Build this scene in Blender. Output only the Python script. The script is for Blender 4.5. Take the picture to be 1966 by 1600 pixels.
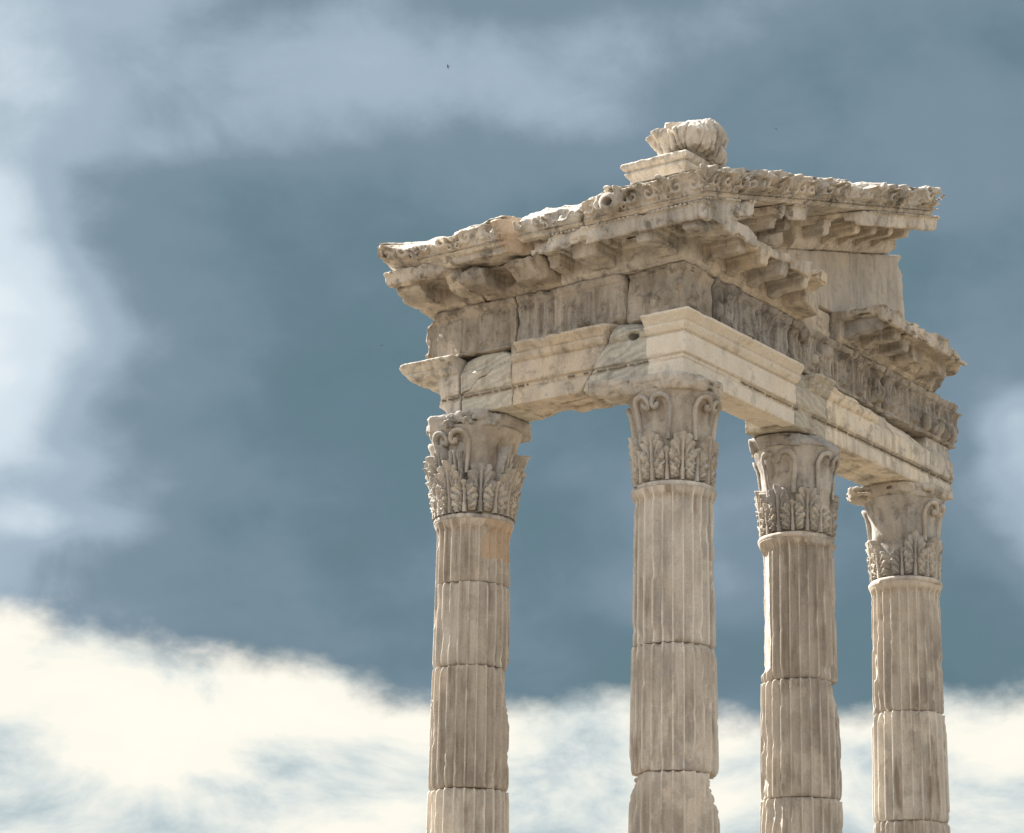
import bpy, math, random
import numpy as np
from mathutils import Matrix, Vector

S = bpy.context.scene
for o in list(bpy.data.objects):
    bpy.data.objects.remove(o)
COL = S.collection
random.seed(7)

# ------------------------------------------------------------------ camera
cam = bpy.data.cameras.new('camera')
cam_ob = bpy.data.objects.new('camera', cam)
COL.objects.link(cam_ob)
S.camera = cam_ob
cam.sensor_fit = 'HORIZONTAL'
cam.sensor_width = 36.0
cam.lens = 5006.87 / 1966 * 36.0
cam.clip_start, cam.clip_end = 0.5, 20000.0
YAW, PITCH, ROLL = 0.627253852, 0.284290743, 0.0170492207
_v = Vector((math.cos(YAW)*math.cos(PITCH), math.sin(YAW)*math.cos(PITCH), math.sin(PITCH)))
_r = Vector((math.sin(YAW), -math.cos(YAW), 0))
_u = _r.cross(_v)
_r2 = _r*math.cos(ROLL) + _u*math.sin(ROLL)
_u2 = -_r*math.sin(ROLL) + _u*math.cos(ROLL)
cam_ob.matrix_world = Matrix(((_r2.x, _u2.x, -_v.x, -25.8211224),
                              (_r2.y, _u2.y, -_v.y, -16.2871323),
                              (_r2.z, _u2.z, -_v.z, 0.978014724),
                              (0, 0, 0, 1)))

# ------------------------------------------------------------------ light
SUN_AZ, SUN_EL = math.radians(88), math.radians(47)      # azimuth counted from +X towards +Y
SUN_DIR = Vector((math.cos(SUN_AZ)*math.cos(SUN_EL), math.sin(SUN_AZ)*math.cos(SUN_EL), math.sin(SUN_EL)))
sun = bpy.data.lights.new('sun', 'SUN')
sun.energy = 5.0
sun.angle = math.radians(0.53)
sun.color = (1.0, 0.96, 0.90)
sun_ob = bpy.data.objects.new('sun', sun)
COL.objects.link(sun_ob)
sun_ob.rotation_euler = SUN_DIR.to_track_quat('Z', 'Y').to_euler()
sun_ob.location = (0, 0, 60)

S.view_settings.view_transform = 'Standard'
S.view_settings.look = 'None'
S.view_settings.exposure = 1.7
S.view_settings.gamma = 1.0
S.view_settings.use_curve_mapping = False
S.cycles.max_bounces = 8
S.cycles.diffuse_bounces = 3

# ------------------------------------------------------------------ node helper
class NT:
    def __init__(self, tree):
        self.t = tree
    def n(self, typ, **kw):
        nd = self.t.nodes.new(typ)
        for k, v in kw.items():
            setattr(nd, k, v)
        return nd
    def put(self, sock, v):
        if hasattr(v, 'is_linked') or isinstance(v, bpy.types.NodeSocket):
            self.t.links.new(v, sock)
        elif isinstance(v, (tuple, list)) and len(v) == 3 and sock.type == 'RGBA':
            sock.default_value = (*v, 1)
        else:
            sock.default_value = v
    def math(self, op, a, b=0.0, c=0.0, clamp=False):
        nd = self.n('ShaderNodeMath', operation=op)
        nd.use_clamp = clamp
        for i, v in enumerate((a, b, c)):
            self.put(nd.inputs[i], v)
        return nd.outputs[0]
    def noise(self, vec, scale, detail=4, rough=.55, dist=0.0, lac=2.0):
        nd = self.n('ShaderNodeTexNoise')
        if vec is not None:
            self.put(nd.inputs['Vector'], vec)
        nd.inputs['Scale'].default_value = scale
        nd.inputs['Detail'].default_value = detail
        nd.inputs['Roughness'].default_value = rough
        nd.inputs['Distortion'].default_value = dist
        nd.inputs['Lacunarity'].default_value = lac
        return nd.outputs['Fac']
    def ramp(self, fac, stops, interp='LINEAR'):
        nd = self.n('ShaderNodeValToRGB')
        cr = nd.color_ramp
        cr.interpolation = interp
        while len(cr.elements) < len(stops):
            cr.elements.new(0.5)
        for e, (p, c) in zip(cr.elements, stops):
            e.position = p
            e.color = (c, c, c, 1) if isinstance(c, (int, float)) else (*c, 1)
        self.put(nd.inputs[0], fac)
        return nd.outputs[0]
    def maprange(self, v, a, b, c=0.0, d=1.0, smooth=True):
        nd = self.n('ShaderNodeMapRange')
        nd.interpolation_type = 'SMOOTHSTEP' if smooth else 'LINEAR'
        for i, x in enumerate((v, a, b, c, d)):
            self.put(nd.inputs[i], x)
        return nd.outputs[0]
    def mix(self, fac, a, b, blend='MIX'):
        nd = self.n('ShaderNodeMix', data_type='RGBA', blend_type=blend)
        self.put(nd.inputs[0], fac)
        self.put(nd.inputs[6], a)
        self.put(nd.inputs[7], b)
        return nd.outputs[2]
    def scale(self, vec, s, add=(0, 0, 0)):
        nd = self.n('ShaderNodeMapping')
        self.put(nd.inputs[0], vec)
        nd.inputs['Scale'].default_value = s if isinstance(s, tuple) else (s, s, s)
        nd.inputs['Location'].default_value = add
        return nd.outputs[0]

# ------------------------------------------------------------------ sky
W = bpy.data.worlds.new('World')
S.world = W
W.use_nodes = True
W.node_tree.nodes.clear()
T = NT(W.node_tree)
out = T.n('ShaderNodeOutputWorld')
bg = T.n('ShaderNodeBackground')
bg.inputs['Strength'].default_value = 0.1
T.t.links.new(bg.outputs[0], out.inputs[0])
nish = T.n('ShaderNodeTexSky', sky_type='NISHITA')
nish.sun_disc = False
nish.sun_elevation = SUN_EL
nish.sun_rotation = math.pi/2 - SUN_AZ
nish.altitude = 300
geo = T.n('ShaderNodeTexCoord')
DIR = geo.outputs['Generated']
sep = T.n('ShaderNodeSeparateXYZ')
T.put(sep.inputs[0], DIR)
az = T.math('MULTIPLY', T.math('ARCTAN2', sep.outputs[1], sep.outputs[0]), 57.29578)
el = T.math('MULTIPLY', T.math('ARCSINE', sep.outputs[2]), 57.29578)
# soft warps so that cloud masses have ragged, drawn-out outlines
wsc = T.scale(DIR, (1, 1, 1.7))
w1 = T.math('SUBTRACT', T.noise(wsc, 5.5, 3, .5), .5)
w2 = T.math('SUBTRACT', T.noise(T.scale(DIR, (1, 1, 1.6), (3.1, 1.7, .4)), 7.0, 3, .5), .5)
azw = T.math('MULTIPLY_ADD', w1, 12.0, az)
elw = T.math('MULTIPLY_ADD', w2, 6.0, el)

def blob(a, e, sa, se, amp):
    da = T.math('DIVIDE', T.math('SUBTRACT', azw, a), sa)
    de = T.math('DIVIDE', T.math('SUBTRACT', elw, e), se)
    q = T.math('ADD', T.math('MULTIPLY', da, da), T.math('MULTIPLY', de, de))
    return T.math('MULTIPLY', T.math('EXPONENT', T.math('MULTIPLY', q, -1.0)), amp)

deck = T.noise(T.scale(DIR, (1, 1, 2.0), (.3, .2, 0)), 3.2, 4, .48)
fine = T.noise(T.scale(DIR, (1, 1, 1.5), (1.3, 4.2, 2.0)), 8.5, 9, .52, .2)
grain = T.noise(T.scale(DIR, (1, 1, 1.2), (5.3, 2.2, 1.0)), 28, 7, .6)
B = T.math('MULTIPLY_ADD', T.math('SUBTRACT', deck, .5), .34, .20)
B = T.math('ADD', B, T.math('MULTIPLY', T.math('SUBTRACT', fine, .5), .42))
B = T.math('ADD', B, T.math('MULTIPLY', T.math('SUBTRACT', grain, .5), .09))
mid = T.noise(T.scale(DIR, (1, 1, 1.5), (8.3, 1.2, 5.0)), 21, 8, .58, .4)
B = T.math('ADD', B, T.math('MULTIPLY', T.math('SUBTRACT', mid, .5), .17))
for bl in [
        (50.0, 15.6, 4.8, 5.4, .64),    # white glow at the left edge
        (47.6, 20.2, 2.6, 1.5, .18),
        (49.0, 24.5, 5.0, 2.0, .26),
        (40.0, 24.4, 7.0, 2.2, .20),    # pale veil high up
        (44.5, 22.3, 4.0, 1.0, .12),
        (36.0, 23.8, 5.0, 2.0, .15),
        (23.6, 14.4, 2.2, 1.9, .40),    # white patch at the right edge
        (24.0, 22.0, 1.6, 3.0, .08),
        (30.0, 25.0, 6.0, 1.6, .12),
        (49.5, 20.0, 4.0, 6.0, .16),
        (31.8, 13.9, 2.6, 1.0, .20),
        (45.5, 12.9, 2.0, .8, .18),
        (38.8, 17.5, 4.5, 3.5, -.07),
        (29.5, 19.0, 4.0, 4.0, -.05),
        (39.5, 13.3, 3.0, 1.6, -.06)]:
    B = T.math('ADD', B, blob(*bl))
# clear bright band under the storm deck
edge = T.math('SUBTRACT', az, 31.0)
edge = T.math('DIVIDE', edge, 12.5)
edge = T.math('EXPONENT', T.math('MULTIPLY', T.math('MULTIPLY', edge, edge), -1.0))
edge = T.math('MULTIPLY_ADD', edge, -2.1, 11.75)
puff = T.math('SUBTRACT', T.noise(T.scale(DIR, (1, 1, 1.6), (7.7, 1.2, 3.0)), 19, 9, .6), .5)
puff2 = T.math('SUBTRACT', T.noise(T.scale(DIR, (1, 1, 1.4), (2.7, 8.2, 3.0)), 8, 5, .5), .5)
gap = T.math('SUBTRACT', edge, el)
gap = T.math('MULTIPLY_ADD', puff, 2.3, gap)
gap = T.math('MULTIPLY_ADD', puff2, 1.6, gap)
bright = T.maprange(gap, -.48, .52)
# inside the band: cream cloud tops above, blue-grey patches lower down
low = T.maprange(el, 10.2, 7.2)
pt = T.noise(T.scale(DIR, (1, 1, 2.0), (4.4, 2.0, 6.0)), 13, 9, .58, .3)
pt = T.math('ADD', pt, T.math('MULTIPLY', low, .15))
pt = T.math('ADD', pt, T.math('MULTIPLY', T.maprange(az, 39.0, 29.0), .10))
pt = T.math('ADD', pt, blob(41.8, 8.6, 2.6, .7, .12))
patch = T.maprange(pt, .44, .76, 0.0, 1.0, False)
band_col = T.ramp(patch, [(0, (1.04, .99, .87)), (.35, (1.0, .965, .86)), (.55, (.88, .89, .82)), (.78, (.69, .75, .74)), (1, (.50, .59, .62))])
deck_col = T.ramp(B, [(0, (.095, .165, .205)), (.16, (.135, .218, .265)), (.34, (.20, .28, .35)), (.52, (.37, .47, .56)), (.75, (.66, .76, .84)), (1, (.96, .98, 1.0))], 'EASE')
cloud = T.mix(bright, deck_col, band_col)
# the storm deck fills one quarter of the sky; the rest is sunlit broken cloud out of view, set bright to fill the shaded stone
dotn = T.n('ShaderNodeVectorMath', operation='DOT_PRODUCT')
T.put(dotn.inputs[0], DIR)
_sa, _se = math.radians(10), math.radians(17)
dotn.inputs[1].default_value = (math.cos(_sa)*math.cos(_se), math.sin(_sa)*math.cos(_se), math.sin(_se))
away = T.maprange(dotn.outputs['Value'], math.cos(math.radians(36)), math.cos(math.radians(88)))
cum = T.ramp(deck, [(.36, (.50, .56, .62)), (.50, (.98, 1.01, 1.03)), (.66, (1.36, 1.35, 1.32))])
cloud = T.mix(away, cloud, cum)
gain = T.n('ShaderNodeMix', data_type='RGBA', blend_type='MULTIPLY')
gain.inputs[0].default_value = 1.0
T.put(gain.inputs[6], cloud)
SKY_GAIN = 10.0 / 2**1.7
gain.inputs[7].default_value = (SKY_GAIN, SKY_GAIN, SKY_GAIN, 1)
cover = T.maprange(deck, .25, .45, .90, 1.0)
T.put(bg.inputs[0], T.mix(cover, nish.outputs[0], gain.outputs[2]))

# ------------------------------------------------------------------ materials
def marble(name, c1, c2, stain=(.10, .09, .075), stain_amt=.5, speck=.5, fresh=None, fresh_amt=0.0, veins=None, bump=.5, streak=.5, tone_amt=1.0, rubbed=None, grainv=(1.5, 1.5, .75)):
    m = bpy.data.materials.new(name)
    m.use_nodes = True
    t = NT(m.node_tree)
    bs = m.node_tree.nodes['Principled BSDF']
    bs.inputs['Roughness'].default_value = .88
    bs.inputs['Specular IOR Level'].default_value = .18
    tc = t.n('ShaderNodeTexCoord').outputs['Object']
    oi = t.n('ShaderNodeObjectInfo').outputs['Random']
    off = t.n('ShaderNodeVectorMath', operation='SCALE')
    cmb = t.n('ShaderNodeCombineXYZ')
    for i in range(3):
        t.put(cmb.inputs[i], oi)
    t.put(off.inputs[0], cmb.outputs[0])
    off.inputs['Scale'].default_value = 37.0
    ad = t.n('ShaderNodeVectorMath', operation='ADD')
    t.put(ad.inputs[0], tc)
    t.put(ad.inputs[1], off.outputs[0])
    P = ad.outputs[0]
    base = t.ramp(t.noise(t.scale(P, grainv), 1.7, 8, .64), [(.38, c1), (.62, c2)])
    # warm/cool drift
    base = t.mix(t.ramp(t.noise(t.scale(P, 1, (9, 2, 4)), 3.1, 5, .6), [(.45, 0.0), (.75, .35)]), base, (c1[0]*1.08, c1[1]*.98, c1[2]*.84))
    if veins:
        wv = t.n('ShaderNodeTexWave', bands_direction='DIAGONAL')
        t.put(wv.inputs['Vector'], t.scale(P, (1.0, 1.0, 2.6)))
        wv.inputs['Scale'].default_value = 2.2
        wv.inputs['Distortion'].default_value = 7.0
        wv.inputs['Detail'].default_value = 5
        wv.inputs['Detail Scale'].default_value = 1.6
        base = t.mix(t.ramp(wv.outputs['Fac'], [(.35, 0.0), (.95, .75)]), base, veins)
    if fresh is not None:
        base = t.mix(t.ramp(t.noise(t.scale(P, 1, (3, 8, 1)), 1.1, 6, .6), [(.62 - fresh_amt*.25, 0.0), (.68 - fresh_amt*.25, 1.0)]), base, fresh)
    # rain streaks, drawn out downwards
    st = t.noise(t.scale(P, (9, 9, 1.1), (5, 5, 5)), 1.0, 6, .6)
    big = t.noise(t.scale(P, 1, (2, 6, 3)), 1.4, 4, .55)
    stf = t.math('MULTIPLY', t.ramp(st, [(.48, 0.0), (.64, 1.0)]), t.ramp(big, [(.40, 0.0), (.58, 1.0)]))
    base = t.mix(t.math('MULTIPLY', stf, streak), base, (stain[0]*1.9, stain[1]*1.8, stain[2]*1.7))
    # soot and lichen blotches
    bl = t.noise(t.scale(P, 1, (1, 1, 7)), 4.3, 9, .68)
    base = t.mix(t.math('MULTIPLY', t.ramp(bl, [(.53, 0.0), (.64, 1.0)]), stain_amt), base, stain)
    sp = t.noise(t.scale(P, 1, (6, 1, 2)), 26, 6, .65)
    base = t.mix(t.math('MULTIPLY', t.ramp(sp, [(.60, 0.0), (.70, 1.0)]), speck), base, stain)
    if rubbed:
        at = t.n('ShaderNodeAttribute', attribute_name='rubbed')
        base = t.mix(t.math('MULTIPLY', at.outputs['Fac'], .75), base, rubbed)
    # fine mottling of the weathered crystal surface
    mt = t.noise(P, 60, 4, .7)
    base = t.mix(1.0, base, t.ramp(mt, [(.25, .80), (.75, 1.16)]), 'MULTIPLY')
    tone = t.ramp(oi, [(0, (.80, .82, .86)), (.3, (1.03, 1.01, .98)), (.55, (.90, .86, .81)), (.8, (1.14, 1.12, 1.08)), (1, (.92, .93, .94))])
    base = t.mix(tone_amt, base, t.mix(1.0, base, tone, 'MULTIPLY'))
    t.put(bs.inputs['Base Color'], base)
    h = t.math('ADD', t.math('MULTIPLY', t.noise(P, 34, 8, .68), .9), t.math('MULTIPLY', t.noise(P, 120, 4, .6), .35))
    bp = t.n('ShaderNodeBump')
    bp.inputs['Strength'].default_value = bump
    bp.inputs['Distance'].default_value = .018
    t.put(bp.inputs['Height'], h)
    t.put(bs.inputs['Normal'], bp.outputs[0])
    return m

M_OLD = marble('weathered_marble', (0.61, 0.57, 0.515), (0.35, 0.33, 0.302), stain=(.075, .068, .058), stain_amt=.65, speck=.55, fresh=(.66, .61, .54), fresh_amt=.25)
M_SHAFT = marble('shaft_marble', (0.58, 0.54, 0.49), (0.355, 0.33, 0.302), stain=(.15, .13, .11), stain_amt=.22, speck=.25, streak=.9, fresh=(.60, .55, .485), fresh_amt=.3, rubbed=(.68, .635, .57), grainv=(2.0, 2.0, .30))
M_CAP = marble('capital_marble', (0.55, 0.515, 0.467), (0.36, 0.338, 0.308), stain_amt=.40, speck=.40)
M_FRIEZE = marble('frieze_marble', (0.52, 0.483, 0.432), (0.28, 0.262, 0.236), stain_amt=.70, speck=.55, streak=.8)
M_NEW = marble('restored_marble', (0.7, 0.662, 0.6), (0.6, 0.565, 0.51), stain=(.33, .30, .26), stain_amt=.5, speck=.4, streak=.5, bump=.5, fresh=(.55, .54, .505), fresh_amt=.2)
M_GREY = marble('grey_veined_marble', (.47, .45, .40), (.40, .39, .355), veins=(.58, .55, .48), stain_amt=.25, speck=.25, bump=.35)
M_TYMP = marble('tympanum_marble', (0.57, 0.522, 0.462), (0.43, 0.396, 0.353), stain_amt=.22, speck=.2, streak=.4, bump=.35)
M_CREAM = marble('cream_cornice_marble', (0.7, 0.65, 0.58), (0.47, 0.432, 0.382), stain_amt=.45, speck=.45, fresh=(.68, .61, .51), fresh_amt=.35)
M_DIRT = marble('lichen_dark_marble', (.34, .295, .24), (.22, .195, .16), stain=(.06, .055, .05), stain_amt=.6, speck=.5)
M_WHITE = marble('pale_fallen_marble', (0.66, 0.62, 0.56), (0.42, 0.39, 0.35), stain_amt=.4, speck=.45)
M_PINK = marble('pink_patch_marble', (.56, .455, .355), (.47, .39, .31), stain=(.25, .20, .15), stain_amt=.35, speck=.2, bump=.4)

def simple_mat(name, col, rough=.8):
    m = bpy.data.materials.new(name)
    m.use_nodes = True
    t = NT(m.node_tree)
    bs = m.node_tree.nodes['Principled BSDF']
    tc = t.n('ShaderNodeTexCoord').outputs['Object']
    c = t.mix(t.noise(tc, 9, 4, .6), tuple(x*.75 for x in col), tuple(min(1, x*1.2) for x in col))
    t.put(bs.inputs['Base Color'], c)
    bs.inputs['Roughness'].default_value = rough
    return m

# ------------------------------------------------------------------ numpy noise
_rng = np.random.default_rng(11)
_TAB = (_rng.random(64*64*64, dtype=np.float32)*2 - 1)

def vnoise(P, f, seed=0):
    q = P*np.float32(f) + np.float32(seed*13.37)
    i = np.floor(q)
    t = q - i
    t = t*t*(3 - 2*t)
    i = i.astype(np.int32)
    x0, y0, z0 = (i[:, 0] & 63)*4096, (i[:, 1] & 63)*64, i[:, 2] & 63
    x1, y1, z1 = ((i[:, 0]+1) & 63)*4096, ((i[:, 1]+1) & 63)*64, (i[:, 2]+1) & 63
    tx, ty, tz = t[:, 0], t[:, 1], t[:, 2]
    a = _TAB[x0+y0+z0]; a = a + (_TAB[x1+y0+z0]-a)*tx
    b = _TAB[x0+y1+z0]; b = b + (_TAB[x1+y1+z0]-b)*tx
    c = _TAB[x0+y0+z1]; c = c + (_TAB[x1+y0+z1]-c)*tx
    d = _TAB[x0+y1+z1]; d = d + (_TAB[x1+y1+z1]-d)*tx
    a = a + (b-a)*ty
    c = c + (d-c)*ty
    return a + (c-a)*tz

def fbm(P, f, octv=3, seed=0, gain=.5):
    s, a = 0, 1.0
    for k in range(octv):
        s = s + a*vnoise(P, f*2.03**k, seed+k*3)
        a *= gain
    return s

_J = _rng.random((32768, 3), dtype=np.float32)
def facet(P, f, seed=0):
    """Distance to the nearest scattered point: gives angular, shelly breaks."""
    q = P*np.float32(f) + np.float32(seed*7.7)
    i = np.floor(q).astype(np.int32)
    t = q - i
    best = np.full(len(P), 9.0, np.float32)
    for a in (-1, 0, 1):
        for b in (-1, 0, 1):
            for c in (-1, 0, 1):
                h = ((i[:, 0]+a)*73856093 ^ (i[:, 1]+b)*19349663 ^ (i[:, 2]+c)*83492791) & 32767
                d = _J[h] + np.array([a, b, c], np.float32) - t
                best = np.minimum(best, (d*d).sum(1))
    return np.sqrt(best)

# ------------------------------------------------------------------ objects
def newmesh(name, V, F, mat, smooth=True):
    V = np.ascontiguousarray(V, dtype=np.float32)
    me = bpy.data.meshes.new(name)
    F = np.asarray(F, dtype=np.int32)
    k = F.shape[1]
    me.vertices.add(len(V))
    me.vertices.foreach_set('co', V.ravel())
    me.loops.add(F.size)
    me.loops.foreach_set('vertex_index', F.ravel())
    me.polygons.add(len(F))
    me.polygons.foreach_set('loop_start', np.arange(0, F.size, k, dtype=np.int32))
    if smooth:
        me.polygons.foreach_set('use_smooth', np.ones(len(F), dtype=bool))
    me.update(calc_edges=True)
    me.validate()
    if mat is not None:
        me.materials.append(mat)
    return me

def link(name, me, parent=None, loc=(0, 0, 0), rotz=0.0):
    o = bpy.data.objects.new(name, me)
    COL.objects.link(o)
    o.location = loc
    o.rotation_euler = (0, 0, rotz)
    if parent is not None:
        o.parent = parent
    return o

def tag(o, label=None, cat=None, group=None, kind=None):
    for k, v in (('label', label), ('category', cat), ('group', group), ('kind', kind)):
        if v:
            o[k] = v
    return o

ORI = {}
def mesh_at(name, V, F, mat, origin=None):
    """Top-level object whose origin is its base point."""
    if origin is None:
        origin = ((V[:, 0].min()+V[:, 0].max())/2, (V[:, 1].min()+V[:, 1].max())/2, V[:, 2].min())
    origin = np.array(origin, dtype=np.float64)
    o = link(name, newmesh(name, V - origin.astype(np.float32), F, mat), None, tuple(origin))
    ORI[o.name] = origin
    return o

def mesh_child(name, V, F, mat, parent):
    po = ORI[parent.name]
    origin = np.array([(V[:, 0].min()+V[:, 0].max())/2, (V[:, 1].min()+V[:, 1].max())/2, V[:, 2].min()], dtype=np.float64)
    me = newmesh(name, V - origin.astype(np.float32), F, mat)
    o = link(name, me, parent, tuple(origin - po))
    ORI[o.name] = origin
    return o

def thin_out(ob, ratio):
    """Merge the many small faces of flat stretches; carved parts keep theirs."""
    md = ob.modifiers.new('thin', 'DECIMATE')
    md.ratio = ratio
    dg = bpy.context.evaluated_depsgraph_get()
    me = bpy.data.meshes.new_from_object(ob.evaluated_get(dg))
    old = ob.data
    ob.modifiers.clear()
    ob.data = me
    me.name = old.name
    bpy.data.meshes.remove(old)
    return ob

# ------------------------------------------------------------------ signed-distance stone carving
class Field:
    def __init__(self, lo, hi, h):
        lo = np.array(lo, float) - 2.5*h
        hi = np.array(hi, float) + 2.5*h
        self.h = h
        n = np.ceil((hi-lo)/h).astype(int) + 1
        ax = [(lo[i] + h*np.arange(n[i])).astype(np.float32) for i in range(3)]
        self.ax = ax
        self.x, self.y, self.z = ax[0][:, None, None], ax[1][None, :, None], ax[2][None, None, :]
        self.n = tuple(n)
        self.F = np.full(self.n, 9.0, np.float32)
    def pts(self, mask):
        i, j, k = np.nonzero(mask)
        return np.stack([self.ax[0][i], self.ax[1][j], self.ax[2][k]], 1)
    def at(self, p):
        i = [int(round(min(max((p[k]-self.ax[k][0])/self.h, 0), self.n[k]-1))) for k in range(3)]
        return float(self.F[i[0], i[1], i[2]])
    def add(self, d):
        self.F = np.minimum(self.F, np.broadcast_to(d, self.n).astype(np.float32))
    def cut(self, d, rough=0.0, f=5.0, seed=0):
        """Take away where d < 0 (d: signed distance of the cutter)."""
        d = np.broadcast_to(d, self.n).astype(np.float32).copy()
        if rough > 0:
            m = (np.abs(d) < rough*2.5 + 2*self.h) & (self.F < .15)
            if m.any():
                Pm = self.pts(m)
                d[m] += rough*(.55*fbm(Pm, f, 3, seed) + 1.7*(facet(Pm, f*1.1, seed) - .55))
        self.F = np.maximum(self.F, -d)
    def plane(self, p, n, rough=0.0, f=4.0, seed=0):
        """Break off everything on the side n points to."""
        n = np.array(n, float)
        n /= np.linalg.norm(n)
        self.cut(-((self.x-p[0])*n[0] + (self.y-p[1])*n[1] + (self.z-p[2])*n[2]), rough, f, seed)
    def bite(self, p, r, rough=.03, f=6.0, seed=0):
        r = np.array(r if hasattr(r, '__len__') else (r, r, r), float)
        q = np.sqrt(((self.x-p[0])/r[0])**2 + ((self.y-p[1])/r[1])**2 + ((self.z-p[2])/r[2])**2)
        self.cut((q-1)*r.min(), rough, f, seed)
    def blur(self, A, r):
        for axis in range(3):
            c = np.cumsum(np.pad(A, [(r+1, r) if a == axis else (0, 0) for a in range(3)], mode='edge'), axis=axis, dtype=np.float32)
            n = A.shape[axis]
            hi = np.take(c, np.arange(2*r+1, 2*r+1+n), axis=axis)
            lo = np.take(c, np.arange(0, n), axis=axis)
            A = (hi-lo)/(2*r+1)
        return A
    def wear(self, edge=1.5, r=3, noise=.012, f=3.0, chips=1.0, seed=0, fine=.004):
        """Weathering: convex edges are knocked back, faces undulate, noise picks where chips fall."""
        A = np.clip(self.F, -.25, .25)
        D = self.blur(A, r) - A
        m = np.abs(self.F) < .09
        P = self.pts(m)
        k = .22 + chips*2.6*np.clip(fbm(P, 4.5, 3, seed) - .12, 0, .8)
        d = D[m]
        self.F[m] += edge*k*np.maximum(d, 0) + .12*edge*np.minimum(d, 0) + noise*(.55*fbm(P, f, 3, seed+5, .5) + .35*fbm(P, f*5, 2, seed+6, .5))
        self.fine = fine
        return self
    def mesh(self):
        F = self.F
        # closed at the border
        for a in range(3):
            sl = [slice(None)]*3
            sl[a] = 0
            F[tuple(sl)] = np.maximum(F[tuple(sl)], 1e-3)
            sl[a] = -1
            F[tuple(sl)] = np.maximum(F[tuple(sl)], 1e-3)
        ins = F < 0
        nx, ny, nz = F.shape
        cnt = np.zeros((nx-1, ny-1, nz-1), np.int8)
        for a in (0, 1):
            for b in (0, 1):
                for c in (0, 1):
                    cnt += ins[a:nx-1+a, b:ny-1+b, c:nz-1+c]
        act = (cnt > 0) & (cnt < 8)
        I, J, K = np.nonzero(act)
        idx = np.full(act.shape, -1, np.int32)
        idx[I, J, K] = np.arange(len(I))
        cor = {}
        for a in (0, 1):
            for b in (0, 1):
                for c in (0, 1):
                    cor[(a, b, c)] = F[I+a, J+b, K+c]
        acc = np.zeros((len(I), 3), np.float32)
        w = np.zeros(len(I), np.float32)
        for ax in range(3):
            for p in (0, 1):
                for q in (0, 1):
                    c0 = [0, 0, 0]; o = [i for i in range(3) if i != ax]
                    c0[o[0]], c0[o[1]] = p, q
                    c1 = list(c0); c1[ax] = 1
                    f0, f1 = cor[tuple(c0)], cor[tuple(c1)]
                    m = (f0 < 0) != (f1 < 0)
                    t = np.where(m, f0/np.where(m, f0-f1, 1), 0)
                    pos = np.zeros((len(I), 3), np.float32)
                    pos[:, o[0]] = p; pos[:, o[1]] = q; pos[:, ax] = t
                    acc += pos*m[:, None]
                    w += m
        V = acc/w[:, None]
        g = np.stack([cor[(1, 0, 0)]+cor[(1, 1, 0)]+cor[(1, 0, 1)]+cor[(1, 1, 1)]-cor[(0, 0, 0)]-cor[(0, 1, 0)]-cor[(0, 0, 1)]-cor[(0, 1, 1)],
                      cor[(0, 1, 0)]+cor[(1, 1, 0)]+cor[(0, 1, 1)]+cor[(1, 1, 1)]-cor[(0, 0, 0)]-cor[(1, 0, 0)]-cor[(0, 0, 1)]-cor[(1, 0, 1)],
                      cor[(0, 0, 1)]+cor[(1, 0, 1)]+cor[(0, 1, 1)]+cor[(1, 1, 1)]-cor[(0, 0, 0)]-cor[(1, 0, 0)]-cor[(0, 1, 0)]-cor[(1, 1, 0)]], 1)
        g /= np.linalg.norm(g, axis=1, keepdims=True) + 1e-9
        V = (V + np.stack([I, J, K], 1))*self.h + np.array([a[0] for a in self.ax], np.float32)
        V = V.astype(np.float32)
        if getattr(self, 'fine', 0) > 0:
            V = V + g*(self.fine*fbm(V, 24.0, 2, 2, .6))[:, None]
        quads = []
        for ax in range(3):
            o = [i for i in range(3) if i != ax]
            a = [slice(None)]*3; b = [slice(None)]*3
            for i in o:
                a[i] = slice(1, -1); b[i] = slice(1, -1)
            a[ax] = slice(0, -1); b[ax] = slice(1, None)
            A, Bq = ins[tuple(a)], ins[tuple(b)]
            for flip in (0, 1):
                m = (A & ~Bq) if flip == 0 else (~A & Bq)
                e = np.stack(np.nonzero(m), 1)
                if not len(e):
                    continue
                for i in o:
                    e[:, i] += 1
                def at(d0, d1):
                    q = e.copy()
                    q[:, o[0]] += d0; q[:, o[1]] += d1
                    return idx[q[:, 0], q[:, 1], q[:, 2]]
                q = np.stack([at(-1, -1), at(0, -1), at(0, 0), at(-1, 0)], 1)
                # orientation: (o0, o1, ax) is right-handed for ax = 0 and 2, left-handed for 1
                if (flip == 1) != (ax == 1):
                    q = q[:, ::-1]
                quads.append(q)
        Q = np.concatenate(quads)
        Q = Q[(Q >= 0).all(1)]
        # drop loose crumbs
        a = Q.ravel(); b = np.roll(Q, 1, 1).ravel()
        par = np.arange(len(V))
        while True:
            pa, pb = par[a], par[b]
            lo, hi = np.minimum(pa, pb), np.maximum(pa, pb)
            m = lo != hi
            if not m.any():
                break
            np.minimum.at(par, hi[m], lo[m])
            while True:
                pp = par[par]
                if (pp == par).all():
                    break
                par = pp
        cnt = np.bincount(par, minlength=len(V))
        keep = cnt[par] > 400
        if not keep.all() and keep.any():
            new = np.cumsum(keep) - 1
            Q = new[Q[keep[Q[:, 0]]]]
            V = V[keep]
        return V, Q

def smax(a, b, k):
    h = np.clip(.5 - .5*(b-a)/k, 0, 1)
    return b + (a-b)*h + k*h*(1-h)

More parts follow.
